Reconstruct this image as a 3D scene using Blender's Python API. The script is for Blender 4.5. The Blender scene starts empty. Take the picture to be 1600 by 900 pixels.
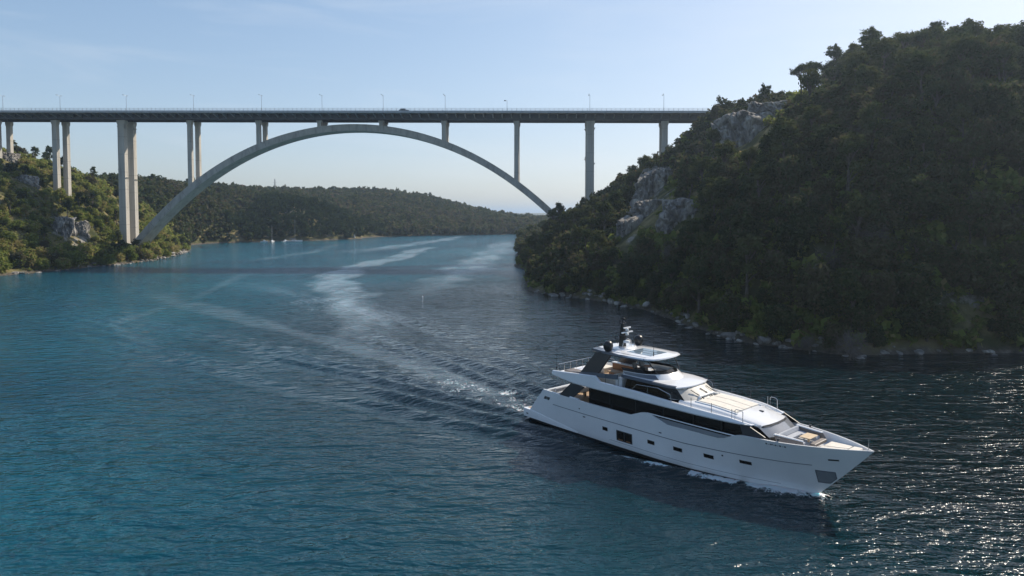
import bpy, math, random
import numpy as np
from mathutils import Vector, Matrix
R = math.radians
rng = np.random.default_rng(7)
random.seed(7)
scene = bpy.context.scene
col = scene.collection

# ------------------------------------------------------------------ camera
FPX, CYP, HORIZON, CAM_H = 1067.0, 380.0, 333.0, 21.5
PITCH = math.atan((CYP - HORIZON) / FPX)
cam_d = bpy.data.cameras.new('camera')
cam = bpy.data.objects.new('camera', cam_d)
col.objects.link(cam)
cam.location = (0, 0, CAM_H)
cam.rotation_euler = (R(90) - PITCH, 0, 0)
cam_d.sensor_width = 36.0
cam_d.lens = 36.0 * FPX / 1600.0
cam_d.shift_y = (CYP - 450.0) / 1600.0
cam_d.clip_start = 0.5
cam_d.clip_end = 60000.0
scene.camera = cam

# ------------------------------------------------------------------ sky, sun, exposure
SUN_AZ, SUN_EL = R(50.0), R(38.5)          # azimuth clockwise from the view direction (+Y)
world = bpy.data.worlds.new('World')
scene.world = world
world.use_nodes = True
wn, wl = world.node_tree.nodes, world.node_tree.links
for nd in list(wn): wn.remove(nd)
wout = wn.new('ShaderNodeOutputWorld')
wbg = wn.new('ShaderNodeBackground'); wbg.inputs['Strength'].default_value = 0.15
sky = wn.new('ShaderNodeTexSky'); sky.sky_type = 'NISHITA'; sky.sun_disc = False
sky.sun_elevation = SUN_EL; sky.sun_rotation = SUN_AZ
sky.altitude = 0; sky.air_density = 1.0; sky.dust_density = 1.0; sky.ozone_density = 4.0
# thin streaky cirrus low over the hills: white vapour over the clear sky, same all round
tc = wn.new('ShaderNodeTexCoord')
mp = wn.new('ShaderNodeMapping'); mp.inputs['Scale'].default_value = (1.6, 1.6, 9.0)
cn = wn.new('ShaderNodeTexNoise'); cn.inputs['Scale'].default_value = 2.2; cn.inputs['Detail'].default_value = 7.0
cn.inputs['Roughness'].default_value = 0.55; cn.inputs['Distortion'].default_value = 0.6
cr = wn.new('ShaderNodeValToRGB'); cr.color_ramp.elements[0].position = 0.50; cr.color_ramp.elements[1].position = 0.80
cr.color_ramp.elements[0].color = (0, 0, 0, 1); cr.color_ramp.elements[1].color = (0.20, 0.20, 0.20, 1)
cmix = wn.new('ShaderNodeMix'); cmix.data_type = 'RGBA'
cmix.inputs[7].default_value = (3.9, 4.1, 4.3, 1)
wl.new(tc.outputs['Generated'], mp.inputs['Vector']); wl.new(mp.outputs['Vector'], cn.inputs['Vector'])
wl.new(cn.outputs['Fac'], cr.inputs['Fac']); wl.new(cr.outputs['Color'], cmix.inputs[0])
# film-like shoulder over the whole sky: c / (1 + k c)
vk = wn.new('ShaderNodeVectorMath'); vk.operation = 'MULTIPLY_ADD'; vk.inputs[1].default_value = (0.115, 0.115, 0.105); vk.inputs[2].default_value = (1, 1, 1)
vd = wn.new('ShaderNodeVectorMath'); vd.operation = 'DIVIDE'
wl.new(sky.outputs['Color'], vk.inputs[0]); wl.new(sky.outputs['Color'], vd.inputs[0]); wl.new(vk.outputs[0], vd.inputs[1])
wl.new(vd.outputs[0], cmix.inputs[6]); wl.new(cmix.outputs[2], wbg.inputs['Color'])
wl.new(wbg.outputs['Background'], wout.inputs['Surface'])

sun_d = bpy.data.lights.new('sun', 'SUN'); sun_d.energy = 3.8; sun_d.angle = R(0.5); sun_d.color = (1.0, 0.90, 0.76)
sun = bpy.data.objects.new('sun', sun_d); col.objects.link(sun)
sdir = Vector((math.sin(SUN_AZ) * math.cos(SUN_EL), math.cos(SUN_AZ) * math.cos(SUN_EL), math.sin(SUN_EL)))
sun.rotation_euler = sdir.to_track_quat('Z', 'Y').to_euler()
sun.location = sdir * 300
vs = scene.view_settings
vs.view_transform = 'Standard'; vs.look = 'None'; vs.exposure = 0.6; vs.gamma = 1.0; vs.use_curve_mapping = False
scene.cycles.max_bounces = 6; scene.cycles.diffuse_bounces = 2; scene.cycles.glossy_bounces = 3
scene.cycles.transmission_bounces = 4; scene.cycles.volume_bounces = 0; scene.cycles.transparent_max_bounces = 4
scene.cycles.sample_clamp_indirect = 6.0; scene.cycles.sample_clamp_direct = 7.0
scene.cycles.use_denoising = True

# ------------------------------------------------------------------ helpers
def tag(o, label=None, cat=None, group=None, kind=None):
    if label: o['label'] = label
    if cat: o['category'] = cat
    if group: o['group'] = group
    if kind: o['kind'] = kind
    return o

def empty(name, loc=(0, 0, 0), rz=0.0):
    o = bpy.data.objects.new(name, None); col.objects.link(o)
    o.location = loc; o.rotation_euler = (0, 0, rz); o.empty_display_size = 0.5
    return o

def mesh_obj(name, V, F, mat=None, parent=None, smooth=False):
    me = bpy.data.meshes.new(name)
    me.from_pydata([tuple(v) for v in V], [], [tuple(f) for f in F])
    me.update()
    if smooth:
        me.polygons.foreach_set('use_smooth', [True] * len(me.polygons))
    o = bpy.data.objects.new(name, me); col.objects.link(o)
    if mat: me.materials.append(mat)
    if parent: o.parent = parent
    return o

def np_mesh(name, V, Q, mat=None, parent=None, smooth=False, k=4):
    """fast quads / tris from numpy arrays"""
    me = bpy.data.meshes.new(name)
    n, m = len(V), len(Q)
    me.vertices.add(n); me.vertices.foreach_set('co', np.asarray(V, np.float32).ravel())
    me.loops.add(m * k); me.loops.foreach_set('vertex_index', np.asarray(Q, np.int32).ravel())
    me.polygons.add(m)
    me.polygons.foreach_set('loop_start', np.arange(0, m * k, k, dtype=np.int32))
    if smooth: me.polygons.foreach_set('use_smooth', np.ones(m, bool))
    me.update(calc_edges=True); me.validate()
    if mat: me.materials.append(mat)
    o = bpy.data.objects.new(name, me); col.objects.link(o)
    if parent: o.parent = parent
    return o

def fattr(o, name, vals):
    a = o.data.attributes.new(name, 'FLOAT', 'POINT'); a.data.foreach_set('value', np.asarray(vals, np.float32))

class MB:
    """collects shapes into one mesh"""
    def __init__(s): s.V = []; s.F = []
    def add(s, V, F):
        b = len(s.V); s.V += [tuple(v) for v in V]; s.F += [tuple(i + b for i in f) for f in F]; return s
    def box(s, x0, x1, y0, y1, z0, z1):
        return s.add([(x0,y0,z0),(x1,y0,z0),(x1,y1,z0),(x0,y1,z0),(x0,y0,z1),(x1,y0,z1),(x1,y1,z1),(x0,y1,z1)],
                     [(0,3,2,1),(4,5,6,7),(0,1,5,4),(1,2,6,5),(2,3,7,6),(3,0,4,7)])
    def hexa(s, P):   # 8 points, bottom ring then top ring
        return s.add(P, [(0,3,2,1),(4,5,6,7),(0,1,5,4),(1,2,6,5),(2,3,7,6),(3,0,4,7)])
    def prism(s, poly, fn):   # poly 2D ring; fn(p, k) -> 3D for k = 0, 1
        n = len(poly)
        V = [fn(p, 0) for p in poly] + [fn(p, 1) for p in poly]
        F = [tuple(range(n - 1, -1, -1)), tuple(range(n, 2 * n))] + [(i, (i + 1) % n, n + (i + 1) % n, n + i) for i in range(n)]
        return s.add(V, F)
    def tube(s, pts, r, n=8, r1=None, caps=True):
        pts = [Vector(p) for p in pts]; m = len(pts)
        V = []; F = []
        for i, p in enumerate(pts):
            d = (pts[min(i + 1, m - 1)] - pts[max(i - 1, 0)]).normalized()
            a = d.cross(Vector((0, 0, 1)))
            if a.length < 1e-3: a = d.cross(Vector((1, 0, 0)))
            a.normalize(); b = d.cross(a)
            rr = r if r1 is None else r + (r1 - r) * i / max(m - 1, 1)
            for k in range(n):
                t = 2 * math.pi * k / n
                V.append(p + a * math.cos(t) * rr + b * math.sin(t) * rr)
        for i in range(m - 1):
            for k in range(n):
                F.append((i*n+k, i*n+(k+1)%n, (i+1)*n+(k+1)%n, (i+1)*n+k))
        if caps: F += [tuple(range(n - 1, -1, -1)), tuple(range((m - 1) * n, m * n))]
        return s.add(V, F)
    def lathe(s, prof, c=(0, 0, 0), n=16):
        V = []; F = []
        for (r, z) in prof:
            for k in range(n):
                t = 2 * math.pi * k / n; V.append((c[0] + r*math.cos(t), c[1] + r*math.sin(t), c[2] + z))
        for i in range(len(prof) - 1):
            for k in range(n):
                F.append((i*n+k, i*n+(k+1)%n, (i+1)*n+(k+1)%n, (i+1)*n+k))
        F += [tuple(range(n - 1, -1, -1)), tuple(range((len(prof) - 1) * n, len(prof) * n))]
        return s.add(V, F)
    def grid(s, rows, closed=False):  # list of equal-length rows of points
        m = len(rows[0]); V = [p for r in rows for p in r]; F = []
        for i in range(len(rows) - 1):
            for k in range(m if closed else m - 1):
                F.append((i*m+k, i*m+(k+1)%m, (i+1)*m+(k+1)%m, (i+1)*m+k))
        return s.add(V, F)
    def build(s, name, mat, parent=None, smooth=False, bevel=0, seg=2, angle=None):
        o = mesh_obj(name, s.V, s.F, mat, parent, smooth)
        import bmesh as _b
        bm = _b.new(); bm.from_mesh(o.data); _b.ops.recalc_face_normals(bm, faces=bm.faces); bm.to_mesh(o.data); bm.free()
        if bevel:
            md = o.modifiers.new('bevel', 'BEVEL'); md.width = bevel; md.segments = seg; md.limit_method = 'ANGLE'; md.angle_limit = R(40)
        if angle: 
            o.data.polygons.foreach_set('use_smooth', [True] * len(o.data.polygons)); o.data.set_sharp_from_angle(angle=R(angle))
        return o

def lerp_tab(tab, x):
    t = np.array(tab, float); return np.interp(x, t[:, 0], t[:, 1])

HAZE_D = 0.00017
# ---- materials
def mat(name, color, rough=0.5, metal=0.0, **kw):
    m = bpy.data.materials.new(name); m.use_nodes = True
    b = m.node_tree.nodes['Principled BSDF']
    b.inputs['Base Color'].default_value = (*color, 1); b.inputs['Roughness'].default_value = rough; b.inputs['Metallic'].default_value = metal
    for k, v in kw.items(): b.inputs[k].default_value = v
    return m

def mat_noise(name, c0, c1, scale, rough=0.8, bump=0.0, detail=6, stretch=(1, 1, 1), c2=None, lo=0.35, hi=0.65, bscale=None, metal=0.0, coat=0.0, bdist=0.05):
    m = mat(name, c0, rough, metal); nt = m.node_tree; N, L = nt.nodes, nt.links; b = N['Principled BSDF']
    b.inputs['Coat Weight'].default_value = coat
    tcn = N.new('ShaderNodeTexCoord'); mpn = N.new('ShaderNodeMapping'); mpn.inputs['Scale'].default_value = stretch
    L.new(tcn.outputs['Object'], mpn.inputs['Vector'])
    nz = N.new('ShaderNodeTexNoise'); nz.inputs['Scale'].default_value = scale; nz.inputs['Detail'].default_value = detail; nz.inputs['Roughness'].default_value = 0.6
    L.new(mpn.outputs['Vector'], nz.inputs['Vector'])
    rp = N.new('ShaderNodeValToRGB'); e = rp.color_ramp.elements
    e[0].position = lo; e[0].color = (*c0, 1); e[1].position = hi; e[1].color = (*c1, 1)
    if c2: x = e.new((lo + hi) / 2); x.color = (*c2, 1)
    L.new(nz.outputs['Fac'], rp.inputs['Fac']); L.new(rp.outputs['Color'], b.inputs['Base Color'])
    if bump:
        nb = N.new('ShaderNodeTexNoise'); nb.inputs['Scale'].default_value = bscale or scale * 4; nb.inputs['Detail'].default_value = 6
        L.new(mpn.outputs['Vector'], nb.inputs['Vector'])
        bp = N.new('ShaderNodeBump'); bp.inputs['Strength'].default_value = bump; bp.inputs['Distance'].default_value = bdist
        L.new(nb.outputs['Fac'], bp.inputs['Height']); L.new(bp.outputs['Normal'], b.inputs['Normal'])
    return m

# ---- smooth value noise
_tab = np.random.default_rng(3).random((256, 256))
def vnoise(x, y):
    x = np.asarray(x, float); y = np.asarray(y, float)
    xi = np.floor(x).astype(int); yi = np.floor(y).astype(int); fx = x - xi; fy = y - yi
    fx = fx*fx*(3-2*fx); fy = fy*fy*(3-2*fy)
    a = _tab[xi & 255, yi & 255]; b = _tab[(xi+1) & 255, yi & 255]; c = _tab[xi & 255, (yi+1) & 255]; d = _tab[(xi+1) & 255, (yi+1) & 255]
    return (a*(1-fx)+b*fx)*(1-fy) + (c*(1-fx)+d*fx)*fy
def fbm(x, y, o=4):
    s = 0; a = 0.5
    for i in range(o): s = s + a * (vnoise(x * 2**i + 17*i, y * 2**i + 31*i) - 0.5); a *= 0.5
    return s
# ------------------------------------------------------------------ terrain: heights from surveyed points
SH_R = [(8,548),(7,500),(8,450),(6,380),(6,330),(6,300),(5,260),(5,230),(5,200),(5,187),(10,179),(18,171),(24,161),(30,150),(33,134),(36,122),(39,113),(46,107),(52,102),(60,104),(70,104),(80,104),(100,101),(130,94),(170,78),(230,45),(300,0)]
SH_L = [(-240,-60),(-215,20),(-196,90),(-186,160),(-180,200),(-175,231),(-170,257),(-166,280),(-163,300),(-165,320),(-171,345),(-180,375),(-189,400),(-205,430),(-216,455),(-214,480),(-200,500),(-184,510),(-181,520),(-165,524),(-145,545),(-127,572),(-128,592),(-110,625),(-62,656),(-20,680),(13,696),(70,708),(150,712),(260,700)]
SH_B = [(30,566),(70,580),(130,586),(220,580),(300,565)]
WAT = [(-90,100),(-60,200),(-100,200),(-80,300),(-60,400),(-100,450),(-120,520),(-40,500),(-40,600),(20,630),(120,645),(240,640),(0,60),(30,60),(-150,60),(60,40),(140,20),(-120,0),(0,0),(-80,-60),(-40,250),(-20,350),(-140,160)]
HGT = [ # right hill
 (17,280,12),(31,280,20),(42,282,27),(62,282,36),(65,270,39.5),(74,260,52),(77,250,53.5),(85,240,55.5),(94,230,58),(98,222,60),(68,238,50),(107,208,63),(120,199,62.5),(141,189,61.5),(170,175,60),(210,150,60),
 (34,299,23),(66,296,42),(90,296,52),(110,280,56),(130,250,62),(160,230,62),(220,230,62),(300,250,60),(300,120,50),
 (20,205,10),(28,190,13),(40,180,22),(40,220,22),(24,240,14),(55,230,37),(60,200,38),(48,160,22),(55,140,26),(52,122,16),(70,130,30),(72,150,40),(85,180,52),(95,150,48),(110,160,52),(120,130,38),(95,120,25),(150,140,48),(65,112,7),(90,110,8),
 (40,330,18),(60,350,24),(100,350,45),(40,420,16),(80,430,30),(150,420,45),(60,520,14),(130,520,22),(240,480,35),(300,400,50),(22,350,9),(24,450,8),
 # left hill
 (-237,317,49),(-209,315,31),(-178,313,11),(-245,332,51),(-222,343,37),(-215,355,33),(-243,420,35),(-242,480,34),(-243,520,31),(-195,270,21),(-200,290,28),(-225,290,42),(-225,255,36),(-197,240,14),(-250,260,46),(-225,220,30),(-205,195,15),(-260,200,44),(-240,140,34),(-275,60,32),(-330,200,50),(-350,300,60),(-350,400,42),(-290,440,38),(-272,465,36),(-268,400,42),(-200,380,18),(-215,410,20),(-230,450,20),(-350,520,40),(-380,20,45),
 (-224,600,32),(-207,600,27),(-168,600,24),(-144,590,8),(-204,545,13),(-216,500,12),(-190,556,21),(-160,556,14),(-178,535,10),(-230,660,34),(-170,650,20),(-120,660,9),
 (-240,800,41),(-190,850,43),(-134,900,41),(-82,880,29),(-32,850,16.5),(15,820,9),(-130,780,30),(-80,740,16),(-40,760,14),(20,750,7),(-200,720,32),(-300,700,42),(-300,850,44),(-340,1000,44),(-200,1000,42),(-80,1000,26),(20,960,8),(100,820,8),(100,960,8),(220,820,8),(260,1000,8)]
CP = np.array([(x, y, 0.0) for x, y in SH_R + SH_L + SH_B] + [(x, y, -5.0) for x, y in WAT] + HGT, float)
def _tps(r2): return 0.5 * r2 * np.log(r2 + 1e-9)
_S = 100.0
_P = CP[:, :2] / _S
_K = _tps(((_P[:, None] - _P[None]) ** 2).sum(-1)) + np.eye(len(_P)) * 0.002
_A = np.zeros((len(_P) + 3, len(_P) + 3)); _A[:-3, :-3] = _K
_A[:-3, -3] = 1; _A[:-3, -2:] = _P; _A[-3, :-3] = 1; _A[-2:, :-3] = _P.T
_W = np.linalg.solve(_A, np.concatenate([CP[:, 2], np.zeros(3)]))
def height(x, y):
    x = np.asarray(x, float); y = np.asarray(y, float); sh = x.shape
    X = np.clip(x.ravel(), -380, 300); Yc = np.clip(y.ravel(), -60, 1000)
    q = np.stack([X, Yc], -1) / _S; out = np.empty(len(q))
    for i in range(0, len(q), 20000):
        p = q[i:i+20000]; r2 = ((p[:, None] - _P[None]) ** 2).sum(-1)
        out[i:i+20000] = _tps(r2) @ _W[:-3] + _W[-3] + p @ _W[-2:]
    xx, yy = x.ravel(), y.ravel()
    land = np.clip(out / 6.0, 0, 1)
    out = out + land * (fbm(xx/35.0, yy/35.0) * 7.0 + fbm(xx/9.0 + 50, yy/9.0, 3) * 2.4) + np.clip(out/2+0.6, 0, 1)*fbm(xx/5.0, yy/5.0 + 9, 3) * 1.3
    # open country beyond the surveyed core: low land and a far ridge
    dx = np.maximum(np.abs(xx + 40) - 340, 0); dy = np.maximum(yy - 1000, 0) + np.maximum(-60 - yy, 0)
    w = np.clip(np.hypot(dx, dy) / 500.0, 0, 1); w = w*w*(3-2*w)
    far = 6.0 + 4.0 * fbm(xx/400.0, yy/400.0) + 46.0 * np.exp(-((yy - 5200) / 500.0) ** 2) * (0.62 + 0.9 * fbm(xx/900.0 + 3, yy/2500.0 + 1.5)) + np.clip(np.abs(xx) - 700, 0, 800) * 0.05 * np.exp(-((yy-300)/2500.0)**2)
    far = np.where(yy < -60, np.where(np.abs(xx) < 230, -5.0, far), far)
    out = out * (1 - w) + far * w
    return out.reshape(sh)
# ------------------------------------------------------------------ yacht placing (needed by the water for its wake)
Y_HD = R(-48.5); Y_O = np.array([3.52, 73.36])
Y_H = np.array([math.cos(Y_HD), math.sin(Y_HD)]); Y_P = np.array([-math.sin(Y_HD), math.cos(Y_HD)])
W_TAB = [(0,3.0),(2.3,3.1),(5,3.18),(12,3.2),(17,3.12),(20,2.9),(23,2.35),(25,1.85),(27,1.2),(28.5,.6),(29.6,.03)]

# ------------------------------------------------------------------ ground material
def ground_material():
    m = bpy.data.materials.new('hillside_ground'); m.use_nodes = True
    nt = m.node_tree; N, L = nt.nodes, nt.links; b = N['Principled BSDF']; b.inputs['Roughness'].default_value = 0.95
    b.inputs['Specular IOR Level'].default_value = 0.15
    geo = N.new('ShaderNodeNewGeometry'); sep = N.new('ShaderNodeSeparateXYZ'); L.new(geo.outputs['Position'], sep.inputs[0])
    def noise(sc, det=6, ro=0.6):
        n = N.new('ShaderNodeTexNoise'); n.inputs['Scale'].default_value = sc; n.inputs['Detail'].default_value = det; n.inputs['Roughness'].default_value = ro
        L.new(geo.outputs['Position'], n.inputs['Vector']); return n
    def ramp(src, stops):
        r = N.new('ShaderNodeValToRGB'); e = r.color_ramp.elements
        e[0].position, e[0].color = stops[0][0], (*stops[0][1], 1); e[1].position, e[1].color = stops[-1][0], (*stops[-1][1], 1)
        for p, c in stops[1:-1]: x = e.new(p); x.color = (*c, 1)
        L.new(src, r.inputs['Fac']); return r
    def mix(f, a, c):
        x = N.new('ShaderNodeMix'); x.data_type = 'RGBA'
        L.new(f, x.inputs[0]); L.new(a, x.inputs[6]); L.new(c, x.inputs[7]); return x.outputs[2]
    soil = ramp(noise(0.12, 8).outputs['Fac'], [(0.3, (0.035, 0.042, 0.016)), (0.48, (0.07, 0.072, 0.028)), (0.58, (0.17, 0.145, 0.065)), (0.72, (0.25, 0.20, 0.11))])
    rock = ramp(noise(0.5, 10, 0.7).outputs['Fac'], [(0.3, (0.10, 0.095, 0.085)), (0.5, (0.26, 0.245, 0.22)), (0.7, (0.40, 0.37, 0.33))])
    wet = ramp(noise(0.9, 8, 0.7).outputs['Fac'], [(0.3, (0.035, 0.03, 0.025)), (0.55, (0.11, 0.095, 0.075)), (0.75, (0.24, 0.215, 0.18))])
    rf = ramp(noise(0.07, 6, 0.7).outputs['Fac'], [(0.60, (0, 0, 0)), (0.66, (1, 1, 1))])
    c1 = mix(rf.outputs['Color'], soil.outputs['Color'], rock.outputs['Color'])
    # bare stone along the waterline
    md = N.new('ShaderNodeMath'); md.operation = 'MULTIPLY_ADD'; md.inputs[1].default_value = 2.6; L.new(noise(0.25, 4).outputs['Fac'], md.inputs[0]); L.new(sep.outputs['Z'], md.inputs[2])
    sub = N.new('ShaderNodeMapRange'); sub.inputs['From Min'].default_value = 1.6; sub.inputs['From Max'].default_value = 2.5; sub.inputs['To Min'].default_value = 1; sub.inputs['To Max'].default_value = 0
    L.new(md.outputs[0], sub.inputs['Value'])
    c2 = mix(sub.outputs['Result'], c1, wet.outputs['Color'])
    L.new(c2, b.inputs['Base Color'])
    bp = N.new('ShaderNodeBump'); bp.inputs['Strength'].default_value = 0.9; bp.inputs['Distance'].default_value = 0.5
    L.new(noise(0.8, 8, 0.7).outputs['Fac'], bp.inputs['Height']); L.new(bp.outputs['Normal'], b.inputs['Normal'])
    return m

def axis(core0, core1, step, far0, far1, g=1.25):
    a = list(np.arange(core0, core1 + step/2, step)); s = step
    lo, hi = [], []
    x = a[-1]
    while x < far1: s *= g; x += s; hi.append(min(x, far1))
    x = a[0]; s = step
    while x > far0: s *= g; x -= s; lo.append(max(x, far0))
    return np.array(lo[::-1] + a + hi)

gx = axis(-400, 320, 3.0, -20000, 20000); gy = axis(-60, 1020, 3.6, -3000, 30000)
GX, GY = np.meshgrid(gx, gy); GZ = height(GX, GY)
nx, ny = len(gx), len(gy)
idx = np.arange(nx * ny).reshape(ny, nx)
Q = np.stack([idx[:-1,:-1], idx[:-1,1:], idx[1:,1:], idx[1:,:-1]], -1).reshape(-1, 4)
terrain = np_mesh('terrain', np.stack([GX, GY, GZ], -1).reshape(-1, 3), Q, ground_material(), smooth=True)
tag(terrain, kind='structure')

# ------------------------------------------------------------------ water: mesh with the boat's waves, fine ripples as relief
def yloc(x, y):
    dx = x - Y_O[0]; dy = y - Y_O[1]
    return dx * Y_H[0] + dy * Y_H[1], dx * Y_P[0] + dy * Y_P[1]
def seg_dist(x, y, pts):
    best = np.full(x.shape, 1e9); along = np.zeros(x.shape); acc = 0.0
    tot = sum(math.dist(pts[i], pts[i+1]) for i in range(len(pts)-1))
    for (ax, ay), (bx, by) in zip(pts[:-1], pts[1:]):
        vx, vy = bx-ax, by-ay; l2 = vx*vx+vy*vy
        t = np.clip(((x-ax)*vx + (y-ay)*vy)/l2, 0, 1)
        d = np.hypot(x-ax-t*vx, y-ay-t*vy)
        m = d < best; along = np.where(m, (acc + t*math.sqrt(l2))/tot, along); best = np.where(m, d, best); acc += math.sqrt(l2)
    return best, along
def smooth_line(pts, n=60):
    p = np.array(pts, float); t = np.r_[0, np.cumsum(np.hypot(*np.diff(p, axis=0).T))]
    s = np.linspace(0, t[-1], n); q = np.stack([np.interp(s, t, p[:,0]), np.interp(s, t, p[:,1])], -1)
    for _ in range(6): q[1:-1] = (q[:-2] + 2*q[1:-1] + q[2:]) / 4
    return [tuple(v) for v in q]

wx = np.unique(np.concatenate([axis(-90, 44, 0.55, -430, 340, 1.06), [-30000, -6000, -1500, 1500, 6000, 30000]]))
wy = np.unique(np.concatenate([axis(40, 135, 0.55, -200, 1050, 1.04), [-4000, 2500, 8000, 30000]]))
def refine(a, lo, hi, st): return np.unique(np.concatenate([a[(a < lo-.1) | (a > hi+.1)], np.arange(lo, hi+.001, st)]))
wx = refine(wx, 2.0, 33.0, 0.28); wy = refine(wy, 46.0, 74.0, 0.28)
WX, WY = np.meshgrid(wx, wy)
lx, ly = yloc(WX, WY)
sa = 29.0 - lx                                   # distance astern of the stem
WZ = np.zeros_like(WX)
bow = np.clip(sa, 0, None)
hw = np.interp(lx, [p[0] for p in W_TAB], [p[1] for p in W_TAB]); hw = np.where(lx < 0, 3.0, hw); hw = np.where(lx > 29.6, 0.0, hw)
off = np.abs(ly) - hw
# divergent waves spreading from the hull at a narrow angle
for ang, start, amp, lam in ((14.0, 0.0, 0.20, 4.2), (11.0, 9.0, 0.15, 3.4), (9.5, 24.0, 0.16, 3.0)):
    s2 = np.clip(sa - start, 0, None); d = np.abs(ly) - 1.2 - s2 * math.tan(R(ang)) - 0.8*fbm(lx/14.0, ly/14.0 + start)*2
    env = np.exp(-(d / (2.0 + 0.05*s2))**2) * np.clip(s2/6.0, 0, 1) * np.exp(-s2/120.0) * (0.6 + 0.9*vnoise(lx/7.0, ly/7.0))
    WZ += amp * env * np.cos(2*math.pi*d/lam)
# transverse waves inside the wedge astern
ins = np.clip(1 - (np.abs(ly)/(2.5 + np.clip(sa-20,0,None)*0.20))**4, 0, 1)
WZ += 0.07 * ins * np.sin(2*math.pi*sa/5.2 + fbm(lx/9.0, ly/9.0)*6) * np.exp(-np.clip(sa-29,0,None)/40.0) * (sa > 26)
# bow wave piled against the hull, turbulent water astern
bw = np.exp(-np.clip(off,0,None)/0.7) * np.exp(-((sa-1.2)/2.9)**2) * (sa > -1.5)
WZ += 0.42 * bw * (0.6+0.8*vnoise(lx*1.3, ly*1.3))
st = np.clip(-lx, 0, None); prop = np.exp(-(ly/(2.6+0.06*st))**4) * (lx < 0.3) * np.exp(-st/26.0)
WZ += prop * fbm(lx/1.6, ly/1.6, 3) * 0.5
WZ -= 0.06*np.exp(-np.clip(off,0,None)/1.2)*np.clip((sa-7)/5,0,1)*np.clip(lx/2,0,1)
# general wind chop
cell = np.maximum(np.gradient(wx)[None, :], np.gradient(wy)[:, None])
WZ += np.where(cell < 1.2, fbm((WX*0.5+WY*0.86)/4.2, (WX*0.86-WY*0.5)/8.0, 3) * 0.16, 0)
nearY = (np.abs(ly) < 9) & (lx > -3) & (lx < 35)
# foam
fn = fbm(WX/0.9, WY/0.9, 4) + 0.5; fn2 = fbm(WX/2.6+8, WY/2.6, 3) + 0.5
foam = 1.1*bw*np.clip((fn-0.12)*3.2, 0, 1)
edge = np.exp(-((off-(0.25+0.06*sa))/(0.22+0.018*sa))**2)*((lx > 0) & (sa > 0.5)) * np.exp(-np.clip(sa-6,0,None)/7.0)
foam += 1.05*edge*np.clip((fn-0.30)*3.4, 0, 1)
da = np.abs(np.abs(ly) - (1.5 + sa*math.tan(R(13.0)))); foam += 0.55*np.exp(-(da/0.6)**2)*np.clip((fn-0.42)*4,0,1)*((sa > 3))*np.exp(-np.clip(sa-4,0,None)/9.0)
foam += (0.45+0.45*np.exp(-st/7.0))*prop*np.clip((fn*0.6+fn2*0.6-0.52)*3.2,0,1)
foam = np.clip(foam, 0, 1)
# slicks: smoothed ribbons left by boats, sky reflection painted pale; this yacht's track aerated
slick_sheen = np.zeros_like(WX)
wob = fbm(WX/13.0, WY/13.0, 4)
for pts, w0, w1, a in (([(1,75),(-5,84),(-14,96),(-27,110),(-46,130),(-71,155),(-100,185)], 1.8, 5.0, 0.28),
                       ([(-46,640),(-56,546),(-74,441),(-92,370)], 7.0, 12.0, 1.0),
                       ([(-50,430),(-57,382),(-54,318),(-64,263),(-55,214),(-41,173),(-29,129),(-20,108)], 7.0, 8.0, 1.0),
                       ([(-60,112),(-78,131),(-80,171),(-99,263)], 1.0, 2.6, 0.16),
                       ([(-2,520),(-8,420),(-14,300),(-22,215),(-26,165)], 9.0, 9.0, 0.7),  # silver sheen of the mid channel, painted as a pale ribbon
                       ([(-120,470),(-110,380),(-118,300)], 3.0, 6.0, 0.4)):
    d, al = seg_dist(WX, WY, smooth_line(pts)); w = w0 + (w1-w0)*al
    slick_sheen = np.maximum(slick_sheen, a * np.clip(1.9*(1.0 - (d + wob*w*1.7)/w), 0, 1) * np.clip(1.25*np.minimum(al*6+0.35, (1-al)*4), 0, 1))
slick_sheen *= np.clip(0.55 + 1.6*(fbm(WX/5.0, WY/18.0, 4)+0.2), 0, 1.15)
slick_sheen = np.clip(slick_sheen, 0, 1)
# wind-sheltered water by the right shore, hill's shade and dark reflection painted in
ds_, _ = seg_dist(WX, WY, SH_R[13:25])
hill_shade_lee = np.clip((112 - ds_ - 16*fbm(WX/25.0+4, WY/25.0, 3))/62.0, 0, 1); hill_shade_lee = hill_shade_lee*hill_shade_lee*(3-2*hill_shade_lee)

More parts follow.
